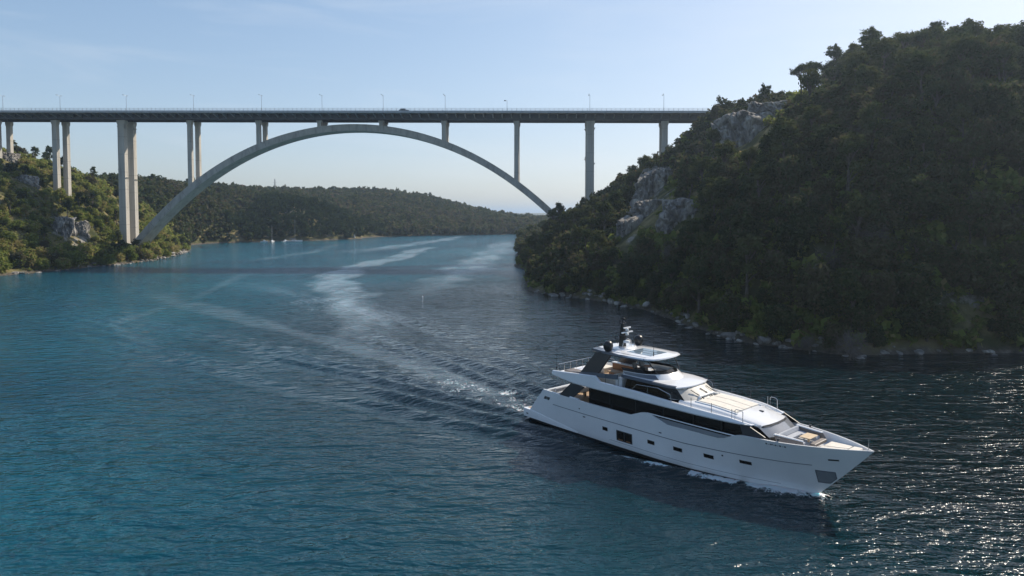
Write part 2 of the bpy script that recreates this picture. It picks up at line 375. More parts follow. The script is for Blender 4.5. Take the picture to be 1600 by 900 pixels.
def water_material():
    m = bpy.data.materials.new('sea_water'); m.use_nodes = True
    nt = m.node_tree; N, L = nt.nodes, nt.links; b = N['Principled BSDF']
    geo = N.new('ShaderNodeNewGeometry')
    def noise(sc, det, st=(1,1,1), rz=0.0, ro=0.55, dist=0.0):
        mp_ = N.new('ShaderNodeMapping'); mp_.inputs['Scale'].default_value = st; mp_.inputs['Rotation'].default_value = (0,0,rz)
        L.new(geo.outputs['Position'], mp_.inputs['Vector'])
        n = N.new('ShaderNodeTexNoise'); n.inputs['Scale'].default_value = sc; n.inputs['Detail'].default_value = det; n.inputs['Roughness'].default_value = ro; n.inputs['Distortion'].default_value = dist
        L.new(mp_.outputs['Vector'], n.inputs['Vector']); return n.outputs['Fac']
    def math_(op, a, c):
        x = N.new('ShaderNodeMath'); x.operation = op
        for i, v in enumerate((a, c)):
            if isinstance(v, (int, float)): x.inputs[i].default_value = v
            else: L.new(v, x.inputs[i])
        return x.outputs[0]
    at_f = N.new('ShaderNodeAttribute'); at_f.attribute_name = 'foam'
    at_s = N.new('ShaderNodeAttribute'); at_s.attribute_name = 'slick_sheen'
    # body colour: green-blue water, with sky sheen painted on slicks, milkier astern
    rp = N.new('ShaderNodeValToRGB'); e = rp.color_ramp.elements
    e[0].position, e[0].color = 0.35, (*WATER_DEEP, 1); e[1].position, e[1].color = 0.68, (*WATER_LIGHT, 1)
    L.new(noise(0.018, 4), rp.inputs['Fac'])
    at_d = N.new('ShaderNodeAttribute'); at_d.attribute_name = 'hill_shade_lee'
    md_ = N.new('ShaderNodeMix'); md_.data_type = 'RGBA'; md_.inputs[7].default_value = (0.001, 0.009, 0.013, 1)  # body colour darkened to stand for the hill's shade and reflection
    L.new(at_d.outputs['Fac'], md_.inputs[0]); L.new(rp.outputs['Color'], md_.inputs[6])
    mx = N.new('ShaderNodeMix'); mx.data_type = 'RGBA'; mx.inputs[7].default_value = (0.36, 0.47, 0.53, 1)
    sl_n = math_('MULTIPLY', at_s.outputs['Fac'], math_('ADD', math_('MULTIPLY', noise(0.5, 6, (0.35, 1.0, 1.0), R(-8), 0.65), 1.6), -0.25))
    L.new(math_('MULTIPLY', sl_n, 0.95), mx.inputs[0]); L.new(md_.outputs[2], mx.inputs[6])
    fr = N.new('ShaderNodeMapRange'); fr.interpolation_type = 'SMOOTHSTEP'; fr.inputs['From Min'].default_value = 1.08; fr.inputs['From Max'].default_value = 1.45
    L.new(math_('ADD', at_f.outputs['Fac'], math_('MULTIPLY', noise(2.4, 7, (1, 1, 1), 0.3, 0.68, 0.6), 1.8)), fr.inputs['Value'])
    foam_f = math_('MULTIPLY', fr.outputs['Result'], math_('MINIMUM', math_('MULTIPLY', at_f.outputs['Fac'], 5.0), 1.0))
    mf = N.new('ShaderNodeMix'); mf.data_type = 'RGBA'; mf.inputs[7].default_value = (0.62, 0.68, 0.70, 1)
    L.new(foam_f, mf.inputs[0]); L.new(mx.outputs[2], mf.inputs[6])
    L.new(mf.outputs[2], b.inputs['Base Color'])
    b.inputs['Subsurface Weight'].default_value = 1.0; b.inputs['Subsurface Radius'].default_value = (0.25, 0.9, 1.0); b.inputs['Subsurface Scale'].default_value = 1.0
    b.inputs['IOR'].default_value = 1.36; b.inputs['Specular IOR Level'].default_value = 0.5
    ro = math_('ADD', math_('MULTIPLY', foam_f, 0.5), math_('SUBTRACT', 0.12, math_('MULTIPLY', at_d.outputs['Fac'], 0.07))); L.new(ro, b.inputs['Roughness'])
    # ripples: short crests lying across the line of sight, with gusts
    gust = math_('ADD', math_('MULTIPLY', noise(0.022, 3), 1.1), 0.25)
    calm = math_('MULTIPLY', math_('SUBTRACT', 1.0, math_('MULTIPLY', at_s.outputs['Fac'], 0.55)), math_('SUBTRACT', 1.0, math_('MULTIPLY', at_d.outputs['Fac'], 0.42)))
    h1 = math_('MULTIPLY', noise(0.42, 3, (0.45, 1.0, 1.0), R(-12), 0.5, 0.5), 0.70)
    h2 = math_('MULTIPLY', noise(1.05, 2, (0.36, 1.0, 1.0), R(8), 0.5, 0.4), 0.42)
    h3 = math_('MULTIPLY', noise(3.3, 2, (0.7, 1.0, 1.0), R(-4), 0.5, 0.3), 0.105)
    hh = math_('MULTIPLY', math_('MULTIPLY', math_('ADD', h1, math_('ADD', h2, h3)), gust), calm)
    bp = N.new('ShaderNodeBump'); bp.inputs['Strength'].default_value = 1.0; bp.inputs['Distance'].default_value = RIPPLE
    L.new(hh, bp.inputs['Height']); L.new(bp.outputs['Normal'], b.inputs['Normal'])
    return m
WATER_DEEP = (0.002, 0.052, 0.082); WATER_LIGHT = (0.004, 0.094, 0.130); RIPPLE = 1.5
idx = np.arange(WX.size).reshape(WX.shape)
Q = np.stack([idx[:-1,:-1], idx[:-1,1:], idx[1:,1:], idx[1:,:-1]], -1).reshape(-1, 4)
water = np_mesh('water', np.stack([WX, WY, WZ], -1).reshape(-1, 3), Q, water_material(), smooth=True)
fattr(water, 'foam', foam.ravel()); fattr(water, 'slick_sheen', slick_sheen.ravel()); fattr(water, 'hill_shade_lee', hill_shade_lee.ravel())
tag(water, kind='structure')
# ------------------------------------------------------------------ bridge
B_YAW = R(4.0); B_T0 = -199.0
bn = np.array([math.sin(B_YAW), math.cos(B_YAW)]); bd = np.array([math.cos(B_YAW), -math.sin(B_YAW)])
def bp3(t, D, z):
    p = bn * D + bd * (t + B_T0); return (p[0], p[1], z)
def deck_z(t): return 67.13 - 0.0108 * t
def arch_top(t):
    u = t - 107.0; return 60.95 - 0.004353*u*u - 5.97e-8*u**4
concrete = mat_noise('weathered_concrete', (0.27, 0.25, 0.215), (0.52, 0.49, 0.43), 0.55, 0.85, 0.25, 10, (1, 1, 0.10), c2=(0.44, 0.415, 0.365), lo=0.25, hi=0.7, bscale=2.0)
concrete_dark = mat_noise('arch_concrete', (0.23, 0.215, 0.19), (0.47, 0.445, 0.395), 0.5, 0.85, 0.25, 10, (1, 1, .35), c2=(0.38, 0.36, 0.32), lo=0.25, hi=0.7, bscale=2.0)
joint = mat('concrete_joint', (0.13, 0.125, 0.115), 0.9)
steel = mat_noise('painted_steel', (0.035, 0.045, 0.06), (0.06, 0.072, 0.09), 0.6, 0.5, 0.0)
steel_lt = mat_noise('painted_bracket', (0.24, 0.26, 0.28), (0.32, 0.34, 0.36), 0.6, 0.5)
edge_m = mat_noise('deck_edge', (0.36, 0.375, 0.39), (0.46, 0.47, 0.48), 0.5, 0.7)
galv = mat('galvanised_steel', (0.30, 0.32, 0.34), 0.45, 0.7)
asphalt = mat_noise('asphalt', (0.04, 0.04, 0.042), (0.06, 0.06, 0.06), 3.0, 0.9)
bridge = empty('arch_bridge', bp3(0, 303.35, 0))
tag(bridge, 'long grey concrete arch bridge carrying a road high over the water', 'bridge')
bridge_inv = Matrix.Translation(Vector(bp3(0, 303.35, 0))).inverted()
def put(o):  # built in world coordinates, hung under the bridge
    o.data.transform(bridge_inv); o.parent = bridge; return o
DC = 303.35; DN, DF = 292.6, 314.1
T_A, T_B = -128.0, 296.0
# arch rib: hollow box section read as a solid band
rows_o = []
N_A = 84
ts = np.linspace(-0.5, 214.5, N_A)
sl = np.gradient(arch_top(ts), ts); nn = np.stack([-sl, np.ones_like(sl)], -1); nn /= np.linalg.norm(nn, axis=1)[:, None]
mb = MB(); rows = []
for t, (a, c) in zip(ts, nn):
    zt = float(arch_top(t)); tb, zb = t - a*2.9, zt - c*2.9
    rows.append([bp3(t, DC-4.3, zt), bp3(t, DC+4.3, zt), bp3(tb, DC+4.3, zb), bp3(tb, DC-4.3, zb)])
mb.grid(rows, closed=True); mb.F += [(3,2,1,0), tuple(4*(N_A-1)+i for i in range(4))]
arch = put(mb.build('arch', concrete_dark, angle=30))
# formwork joints on the rib: recessed-looking raised strips (construction joints)
for k in range(2, N_A - 2, 3):
    t, (a, c) = ts[k], nn[k]; zt = float(arch_top(t)); e = 0.025
    tx, tz = c, -a   # along the rib
    P = []
    for (uu, vv) in ((-0.05, -2.86), (0.05, -2.86), (0.05, -0.04), (-0.05, -0.04)):
        P.append((t + tx*uu + a*vv, zt + tz*uu + c*vv))
    m2 = MB(); m2.prism(P, lambda p, q: bp3(p[0], DC-4.3-(e if q else -0.02), p[1]))
    o = m2.build('construction_joint', joint); o.data.transform(bridge_inv); o.parent = arch
# springing blocks
for t0, t1 in ((-6, 6.5), (207.5, 220)):
    z0 = -3.0; zt = 7.6
    m2 = MB(); m2.hexa([bp3(t0,DC-5.4,z0),bp3(t1,DC-5.4,z0),bp3(t1,DC+5.4,z0),bp3(t0,DC+5.4,z0),bp3(t0+1,DC-5.0,zt),bp3(t1-3 if t0<0 else t1-1,DC-5.0,zt),bp3(t1-3 if t0<0 else t1-1,DC+5.0,zt),bp3(t0+1,DC+5.0,zt)])
    put(m2.build('springing_block', concrete, bevel=0.1))
# piers
PIERS = [(-116,2.0,1.8),(-88,2.0,1.8),(-60,2.0,1.8),(-32,2.2,2.0),(0,3.1,2.4),(32,1.9,1.7),(64,1.8,1.6),(92,1.8,1.6),(120,1.8,1.6),(148,1.8,1.6),(180,1.9,1.7),(212,3.4,2.4),(244,2.4,2.0),(272,2.4,2.0)]
for t, w, dp in PIERS:
    on_arch = 5 < t < 208
    for D in (DC-3.35, DC+3.35):
        zt = deck_z(t) - 3.45
        x, y, _ = bp3(t, D, 0)
        if on_arch: zb = float(arch_top(t)) - 0.8
        else: zb = float(height(np.array([x]), np.array([y]))[0]) - 4.0
        k = 1.0 + 0.0016 * (zt - zb)
        m2 = MB(); c0, c1 = w/2*k, dp/2*k; a0, a1 = w/2, dp/2
        m2.hexa([bp3(t-c0,D-c1,zb),bp3(t+c0,D-c1,zb),bp3(t+c0,D+c1,zb),bp3(t-c0,D+c1,zb),bp3(t-a0,D-a1,zt),bp3(t+a0,D-a1,zt),bp3(t+a0,D+a1,zt),bp3(t-a0,D+a1,zt)])
        p = put(m2.build('pier', concrete, bevel=0.08))
        m2 = MB()   # bearing head
        hh = min(1.9, (zt-zb)*0.3)
        m2.hexa([bp3(t-a0-.05,D-a1-.05,zt-hh),bp3(t+a0+.05,D-a1-.05,zt-hh),bp3(t+a0+.05,D+a1+.05,zt-hh),bp3(t-a0-.05,D+a1+.05,zt-hh),bp3(t-a0-.32,D-a1-.05,zt-hh*.55),bp3(t+a0+.32,D-a1-.05,zt-hh*.55),bp3(t+a0+.32,D+a1+.05,zt-hh*.55),bp3(t-a0-.32,D+a1+.05,zt-hh*.55)])
        m2.hexa([bp3(t-a0-.32,D-a1-.05,zt-hh*.55+.003),bp3(t+a0+.32,D-a1-.05,zt-hh*.55+.003),bp3(t+a0+.32,D+a1+.05,zt-hh*.55+.003),bp3(t-a0-.32,D+a1+.05,zt-hh*.55+.003),bp3(t-a0-.32,D-a1-.05,zt+.02),bp3(t+a0+.32,D-a1-.05,zt+.02),bp3(t+a0+.32,D+a1+.05,zt+.02),bp3(t-a0-.32,D+a1+.05,zt+.02)])
        o = m2.build('pier_head', concrete); o.data.transform(bridge_inv); o.parent = p
        m2 = MB(); m2.box(-.55,.55,-.5,.5,0,.5)
        bo = m2.build('bearing', steel); bo.data.transform(Matrix.Translation(Vector(bp3(t, D, zt+.025))) @ Matrix.Rotation(-B_YAW, 4, 'Z')); bo.data.transform(bridge_inv); bo.parent = p
        # pour joints up the shaft
        zz = zb + 4.0; q = 0
        while zz < zt - 3 and (zt-zb) > 14:
            if q % 2 == 0:
                f = (zz-zb)/(zt-zb); b0 = c0+(a0-c0)*f+.015; b1 = c1+(a1-c1)*f+.015
                m2 = MB(); m2.hexa([bp3(t-b0,D-b1,zz),bp3(t+b0,D-b1,zz),bp3(t+b0,D+b1,zz),bp3(t-b0,D+b1,zz),bp3(t-b0,D-b1,zz+.07),bp3(t+b0,D-b1,zz+.07),bp3(t+b0,D+b1,zz+.07),bp3(t-b0,D+b1,zz+.07)])
                o = m2.build('pour_joint', joint); o.data.transform(bridge_inv); o.parent = p
            zz += 4.0; q += 1
        if w > 3:   # cable saddles left on the big piers
            for zz, s_ in ((zb+(zt-zb)*.56, 1), (zb+(zt-zb)*.62, -1), (zt-3.2, 1), (zt-2.9, -1)):
                m2 = MB(); m2.hexa([bp3(t+s_*(a0-.05),D-a1*.7,zz-.5),bp3(t+s_*(a0+.1),D-a1*.7,zz-.5),bp3(t+s_*(a0+.1),D+a1*.7,zz-.5),bp3(t+s_*(a0-.05),D+a1*.7,zz-.5),bp3(t+s_*(a0-.05),D-a1*.7,zz+.3),bp3(t+s_*(a0+.6),D-a1*.7,zz+.3),bp3(t+s_*(a0+.6),D+a1*.7,zz+.3),bp3(t+s_*(a0-.05),D+a1*.7,zz+.3)])
                o = m2.build('bracket', concrete); o.data.transform(bridge_inv); o.parent = p
# deck: slab, edge beams, girders, cross beams
def tbox(m2, t0, t1, D0, D1, za, zb):
    m2.hexa([bp3(t0,D0,deck_z(t0)+za),bp3(t1,D0,deck_z(t1)+za),bp3(t1,D1,deck_z(t1)+za),bp3(t0,D1,deck_z(t0)+za),bp3(t0,D0,deck_z(t0)+zb),bp3(t1,D0,deck_z(t1)+zb),bp3(t1,D1,deck_z(t1)+zb),bp3(t0,D1,deck_z(t0)+zb)])
m2 = MB(); tbox(m2, T_A, T_B, DN+.31, DF-.31, -.62, -.30); put(m2.build('deck_slab', concrete))
m2 = MB(); tbox(m2, T_A, T_B, DN+1.5, DF-1.5, -.296, -.20); put(m2.build('road_surface', asphalt))
for D0, D1 in ((DN, DN+.3), (DF-.3, DF)):
    m2 = MB(); tbox(m2, T_A, T_B, D0, D1, -.95, 0.0); put(m2.build('edge_beam', edge_m))
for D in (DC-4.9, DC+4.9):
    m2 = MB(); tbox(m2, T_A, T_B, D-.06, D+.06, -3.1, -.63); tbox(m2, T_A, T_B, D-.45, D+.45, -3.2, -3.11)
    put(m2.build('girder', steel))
br_mesh = None
for t in np.arange(T_A + 2, T_B, 4.0):
    for sgn in (-1, 1):
        if br_mesh is None:
            m2 = MB()   # tapered cantilever bracket, local: x along bridge, y outward, z down
            m2.hexa([(-.11,0.07,-2.4),(.11,0.07,-2.4),(.11,5.45,-.95),(-.11,5.45,-.95),(-.11,0.07,-.64),(.11,0.07,-.64),(.11,5.45,-.64),(-.11,5.45,-.64)])
            m2.hexa([(-.22,0.07,-2.48),(.22,0.07,-2.48),(.22,5.45,-1.03),(-.22,5.45,-1.03),(-.22,0.07,-2.41),(.22,0.07,-2.41),(.22,5.45,-.96),(-.22,5.45,-.96)])
            o = m2.build('cross_beam', steel_lt); br_mesh = o.data
        else:
            o = bpy.data.objects.new('cross_beam', br_mesh); col.objects.link(o)
        o.parent = bridge
        w = Vector(bp3(t, DC + sgn*4.9, deck_z(t)))
        o.location = bridge_inv @ w
        o.rotation_euler = (0, 0, -B_YAW + (0 if sgn > 0 else math.pi))
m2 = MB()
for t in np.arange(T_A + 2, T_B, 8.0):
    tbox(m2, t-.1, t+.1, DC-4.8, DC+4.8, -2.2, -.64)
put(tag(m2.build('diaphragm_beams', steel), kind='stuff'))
for D in (DN+.15, DF-.15):
    m2 = MB()
    for t in np.arange(T_A+.5, T_B-.5, 2.0): tbox(m2, t-.06, t+.06, D-.05, D+.05, 0.0, 1.02)
    for z0 in (.30, .62, .98): tbox(m2, T_A, T_B, D-.035, D+.035, z0, z0+.07)
    put(m2.build('railing', galv))
# street lamps in the median
lamp_glass = mat('lamp_lens', (0.7, 0.7, 0.68), 0.3)
lamp_root = None
for i, t in enumerate([-60,-32,0,32,64,92,120,148,175.6,212,244]):
    short = i == 8
    hgt = 6.2 if short else 8.5
    names = {-60:'leftmost in view', -32:'second from the left edge', 0:'above the left thick piers', 32:'above the tall slender piers', 64:'over the left arch shoulder', 92:'just left of the arch crown', 120:'just left of the dark car', 148:'over the right arch shoulder', 212:'above the right thick pier', 244:'rightmost before the hill'}
    L0 = empty('street_lamp', bp3(t, DC, deck_z(t)-.2), -B_YAW)
    tag(L0, 'short grey street lamp with a drooping head on the bridge deck' if short else 'slim grey street lamp on the bridge deck, ' + names[t], 'street lamp', 'street lamps along the bridge')
    m2 = MB(); m2.tube([(0,0,0),(0,0,hgt)], .10, 8, .06); m2.box(-.2,.2,-.2,.2,0,.25); m2.build('pole', galv, L0)
    if short:
        m2 = MB(); m2.tube([(0,0,hgt-.3),(-.3,0,hgt+.05),(-.9,0,hgt+.1)], .045, 6); m2.build('arm', galv, L0)
        m2 = MB(); m2.lathe([(.05,.28),(.35,.22),(.5,0),(.42,-.12)], (-.9,0,hgt-.1), 10); m2.build('lamp_head', steel, L0)
    else:
        for s_ in (-1, 1):
            m2 = MB(); m2.tube([(0,0,hgt-.25),(-.25,.5*s_,hgt),(-.45,1.5*s_,hgt+.12)], .045, 6); m2.build('arm', galv, L0)
            m2 = MB(); m2.hexa([(-.62,1.4*s_-.45,hgt+.06),(-.3,1.4*s_-.45,hgt+.06),(-.3,1.4*s_+.45,hgt+.06),(-.62,1.4*s_+.45,hgt+.06),(-.56,1.4*s_-.4,hgt+.24),(-.36,1.4*s_-.4,hgt+.24),(-.36,1.4*s_+.4,hgt+.24),(-.56,1.4*s_+.4,hgt+.24)]); m2.build('lamp_head', steel, L0)
# car on the near lane
car = empty('car', bp3(131, 297.2, deck_z(131)-.198), -B_YAW)
tag(car, 'dark car driving along the bridge above the arch crown', 'car')
car_m = mat('car_paint', (0.02, 0.024, 0.03), 0.25, 0.0, **{'Coat Weight': 0.6}); car_g = mat('car_glass', (0.01, 0.012, 0.014), 0.05); rub = mat('rubber', (0.015, 0.015, 0.015), 0.8)
m2 = MB()
prof = [(-2.25,.35),(2.25,.35),(2.3,.75),(2.1,.95),(1.15,1.05),(-1.95,1.1),(-2.28,.95),(-2.3,.55)]
m2.prism(prof, lambda p, k: (p[0], -.9 if k else .9, p[1])); cb = m2.build('body', car_m, car, bevel=.08)
m2 = MB(); m2.hexa([(-1.95,-.8,1.08),(1.1,-.8,1.05),(1.1,.8,1.05),(-1.95,.8,1.08),(-1.55,-.62,1.58),(.25,-.62,1.60),(.25,.62,1.60),(-1.55,.62,1.58)]); m2.build('cabin_glass', car_g, car, bevel=.06)
m2 = MB(); m2.hexa([(-1.6,-.64,1.585),(.3,-.64,1.605),(.3,.64,1.605),(-1.6,.64,1.585),(-1.5,-.58,1.64),(.2,-.58,1.66),(.2,.58,1.66),(-1.5,.58,1.64)]); m2.build('roof', car_m, car)
for x in (-1.4, 1.4):
    for s_ in (-1, 1):
        m2 = MB(); m2.tube([(x, s_*.72, .33), (x, s_*.93, .33)], .33, 14); m2.build('wheel', rub, car)
for s_ in (-1, 1):
    m2 = MB(); m2.box(2.2, 2.31, s_*.65-.18, s_*.65+.18, .68, .82); m2.build('headlight', lamp_glass, car)
# ------------------------------------------------------------------ motor yacht (local: x forward from the platform edge, y to port, z up from the waterline)
gel = mat_noise('white_gelcoat', (0.74, 0.75, 0.76), (0.80, 0.805, 0.81), 0.4, 0.22, coat=0.5)
greyp = mat('grey_paint', (0.10, 0.115, 0.14), 0.3, **{'Coat Weight': 0.4})
dkgrey = mat('dark_grey_paint', (0.035, 0.038, 0.044), 0.35, **{'Coat Weight': 0.3})
blackg = mat('black_glass', (0.006, 0.006, 0.006), 0.05, **{'Specular IOR Level': 0.22})
blackp = mat('black_paint', (0.012, 0.012, 0.013), 0.35)
boot = mat('antifouling', (0.012, 0.014, 0.018), 0.5)
teak = mat_noise('teak_decking', (0.30, 0.20, 0.12), (0.42, 0.30, 0.19), 3.0, 0.7, stretch=(0.3, 4, 1))
cream = mat_noise('cream_cushion', (0.66, 0.61, 0.53), (0.74, 0.70, 0.62), 2.0, 0.9, 0.3, bscale=9.0)
greyc = mat_noise('grey_cushion', (0.34, 0.36, 0.40), (0.42, 0.44, 0.47), 2.0, 0.9, 0.3, bscale=9.0)
tan = mat_noise('tan_leather', (0.30, 0.13, 0.055), (0.38, 0.18, 0.08), 2.0, 0.6)
taupe = mat('taupe_panel', (0.17, 0.145, 0.13), 0.5)
cover = mat_noise('windscreen_mesh_cover', (0.40, 0.385, 0.35), (0.48, 0.46, 0.42), 1.2, 0.55)
screen = mat_noise('tinted_windscreen', (0.20, 0.215, 0.235), (0.26, 0.27, 0.29), 0.8, 0.12, coat=0.8)
sunglass = mat('sunroof_glass', (0.16, 0.22, 0.27), 0.06)
chrome = mat('polished_steel', (0.42, 0.43, 0.45), 0.25, 1.0)
whitep = mat('white_plastic', (0.78, 0.78, 0.77), 0.35)

yacht = empty('motor_yacht', (Y_O[0], Y_O[1], 0), Y_HD)
tag(yacht, 'large white motor yacht under way with black window band and black mast', 'yacht')
B_TAB = [(0,3.1),(2.3,3.2),(5,3.35),(9,3.45),(20,3.45),(23,3.42),(25,3.3),(26.5,3.12),(28,2.85),(29.2,2.5),(30.3,2.05),(31.3,1.58),(32.2,1.08),(33.0,.56),(33.5,.22),(33.75,.04)]
S0_TAB = [(0,3.55),(8,3.5),(15,3.6),(20,3.9),(25,4.25),(28.6,4.34),(33.75,4.50)]
TOP_TAB = [(0,3.55),(3,3.55),(8,3.5),(14.5,3.53),(15.9,4.08),(16.7,4.06),(18.5,3.52),(23.5,3.62),(25.0,4.26),(28.6,4.34),(33.75,4.50)]
DK_TAB = [(0,2.75),(25.0,2.85),(26.4,3.50),(30,3.66),(32,3.93),(33.0,4.16),(33.75,4.40)]
def stem_z(x): return 0.0 if x < 29.6 else 4.48*((x-29.6)/4.15)**1.08
def hull_y(x, z):
    B = lerp_tab(B_TAB, x); W = lerp_tab(W_TAB, x) if x < 29.6 else 0.0; S = lerp_tab(S0_TAB, x); zs = stem_z(x)
    p = float(np.interp(x, [0, 18, 26, 30, 33.7], [0.55, 0.6, 0.95, 1.05, 0.9]))
    if z <= 0 and x < 29.6: return float(W * max(0.0, 1 + z/1.0)**0.5)
    f = min(max((z - zs)/(S - zs + 1e-6), 0), 1.05)
    return float(W + (B - W) * f**p)
def rake(x, z):   # raked transom
    return x + max(0, z-0.9)*0.82*max(0.0, 1-(x-0.9)/6.0)
xs = sorted(set(list(np.linspace(0.9, 14, 16)) + list(np.linspace(14.5, 26, 30)) + list(np.linspace(26.3, 33.6, 34)) + [33.74]))
rows = []
for x in xs:
    top = float(lerp_tab(TOP_TAB, x)); zs = stem_z(x); dk = min(float(lerp_tab(DK_TAB, x)), top-0.08); zk = -0.9 if x < 27 else (-0.9*(29.6-x)/2.6 if x < 29.6 else zs)
    r = [(x, 0.0, zk)]
    z0 = -0.45 if x < 29.0 else zs + 0.02
    zm = max(3.35, z0 + 0.7*(top - z0)) if top > 3.4 else z0 + 0.7*(top - z0)
    for z in list(np.linspace(z0, zm, 11)) + list(np.linspace(zm, top, 4))[1:]:
        z = float(z); r.append((rake(x, z), -hull_y(x, z), z))
    yt = hull_y(x, top); yi = max(yt - 0.16, 0.004); yd = max(min(yi - 0.05, hull_y(x, dk) - 0.04), 0.003)
    r += [(rake(x, top), -yi, top), (rake(x, dk), -yd, dk), (rake(x, dk), 0.0, dk)]
    r += [(p[0], -p[1], p[2]) for p in reversed(r[1:-1])]
    rows.append(r)
m2 = MB(); m2.grid(rows, closed=True); n_ = len(rows[0])
m2.F += [tuple(range(n_)), tuple(len(rows)*n_-1-i for i in range(n_))]
hull = m2.build('hull', gel, yacht, angle=32)

def hull_patch(name, x0, x1, zlo, zhi, mt, parent, off=0.015, nx=8, nz=3, side=-1):
    m2 = MB(); R_ = []
    for i in range(nx+1):
        x = x0 + (x1-x0)*i/nx; a = zlo(x) if callable(zlo) else zlo; c = zhi(x) if callable(zhi) else zhi
        R_.append([(rake(x,z), side*(hull_y(x,z)+o_), z) for z, o_ in [(a,-.02)] + [(a+(c-a)*j/nz, off) for j in range(nz+1)] + [(c,-.02)]])
    R_ = [[(p[0], side*(abs(p[1])-off-.02), p[2]) for p in R_[0]]] + R_ + [[(p[0], side*(abs(p[1])-off-.02), p[2]) for p in R_[-1]]]
    m2.grid(R_); return m2.build(name, mt, parent, angle=40)
for s_ in (-1, 1):
    hull_patch('boot_stripe', 0.95, 29.3, -0.2, 0.20, boot, hull, 0.012, 60, 2, s_)
    hull_patch('styling_line', 4.0, 29.9, lambda x: 2.30 + max(0,x-20)*.042, lambda x: 2.355 + max(0,x-20)*.042, greyp, hull, 0.012, 60, 1, s_)
    hull_patch('chine_line', 12.0, 27.5, lambda x: .62, lambda x: .645, greyp, hull, 0.008, 40, 1, s_)
    for (x, z, w, h) in ((11.5,1.52,.62,.34),(16.7,1.55,.74,.34),(19.4,1.62,.86,.34),(22.2,1.72,.86,.33),(25.2,1.93,.92,.28)):
        f = hull_patch('porthole', x-w/2, x+w/2, z-h/2, z+h/2, dkgrey, hull, 0.014, 3, 2, s_)
        hull_patch('pane', x-w/2+.06, x+w/2-.06, z-h/2+.05, z+h/2-.05, blackg, f, 0.022, 3, 2, s_)
    f = hull_patch('hull_window', 12.85, 14.65, .80, 1.76, dkgrey, hull, 0.014, 6, 4, s_)
    for a, c in ((12.93,13.70),(13.80,14.57)):
        hull_patch('pane', a, c, .88, 1.68, blackg, f, 0.024, 4, 4, s_)
        hull_patch('sill', a+.15, c-.12, .90, .97, tan, f, 0.028, 3, 1, s_)
    f = hull_patch('anchor_pocket', 30.0, 31.25, lambda x: max(1.25, stem_z(x)+.12), 2.36, greyp, hull, 0.014, 8, 5, s_)
    hull_patch('pocket_recess', 30.06, 31.18, lambda x: max(1.32, stem_z(x)+.2), 2.28, screen, f, 0.022, 8, 5, s_)
    hull_patch('fairlead', 31.0, 31.65, lambda x: 3.34+(x-31)*.06, lambda x: 3.46+(x-31)*.06, blackp, hull, 0.016, 3, 1, s_)
    f = hull_patch('stern_fairlead', 2.0, 3.1, 2.62, 2.92, dkgrey, hull, 0.016, 3, 1, s_)
    hull_patch('chrome_roller', 2.5, 2.9, 2.66, 2.88, chrome, f, 0.05, 2, 1, s_)
    for (x, z, w, h) in ((8.3,2.72,.16,.10),(8.9,2.05,.3,.10),(17.7,2.66,.26,.09),(23.4,2.10,.13,.13)):
        hull_patch('hull_vent', x-w/2, x+w/2, z-h/2, z+h/2, dkgrey, hull, 0.014, 1, 1, s_)
    # bow name, unreadable at this size: a row of small dark serif strokes
    for k in range(9):
        x = 27.05 + k*.165
        if k in (3, 6): hull_patch('name_letter', x, x+.035, 3.98, 4.10, dkgrey, hull, 0.012, 1, 1, s_)
        hull_patch('name_letter', x, x+.11, 3.96+.03*(k%2), 4.02+.05*((k+1)%2), dkgrey, hull, 0.012, 1, 1, s_)
    # lowered bulwark: rail and glass infill
    m2 = MB(); yy = lambda x: s_*(float(lerp_tab(B_TAB, x))-.08)
    m2.tube([(x, yy(x), 4.08) for x in np.linspace(16.3, 24.7, 16)], .05, 8); m2.build('side_rail', gel, yacht, True)
    R_ = [[(x, yy(x)+s_*.01, float(lerp_tab(TOP_TAB, x))-.02), (x, yy(x)+s_*.01, 3.93)] for x in np.linspace(17.3, 24.3, 14)]
    m2 = MB(); m2.grid(R_); m2.grid([[(p[0], p[1]-s_*.025, p[2]) for p in r] for r in R_]); m2.build('balustrade_glass', screen, yacht)
# swim platform with side skirts
m2 = MB(); P = [(0.0,-2.7),(0.12,-3.05),(0.5,-3.16),(2.6,-3.2),(2.6,3.2),(.5,3.16),(.12,3.05),(0,2.7)]
m2.prism(P, lambda p, k: (p[0] + (0 if k else .15), p[1]*(1 if k else .97), .95 if k else .28)); plat = m2.build('swim_platform', gel, yacht, bevel=.06)
m2 = MB(); m2.prism([(p[0]*.93+.12, p[1]*.94) for p in P], lambda p, k: (p[0], p[1], .953 if k else .94)); m2.build('platform_decking', teak, plat)
for s_ in (-1, 1):
    R_ = []
    for x in np.linspace(0.15, 8.0, 18):
        f = min(1, max(0, (8.0-x)/7.0)); zt = .35+.68*f**.8; w = .10*f+.015; hy = hull_y(max(x,1.0), .6)
        R_.append([(x, s_*(hy-.25), zt+.02), (x, s_*(hy+w-.03), zt), (x, s_*(hy+w), zt-.10), (x, s_*(hy+w-.01), .22), (x, s_*(hy-.2), .10)])
    m2 = MB(); m2.grid(R_); m2.F.append((0,1,2,3,4)); m2.build('platform_skirt', gel, plat, angle=35)
    hull_patch('skirt_slot', 0.35, 0.85, .50, .62, blackp, plat, 0.13, 2, 1, s_)
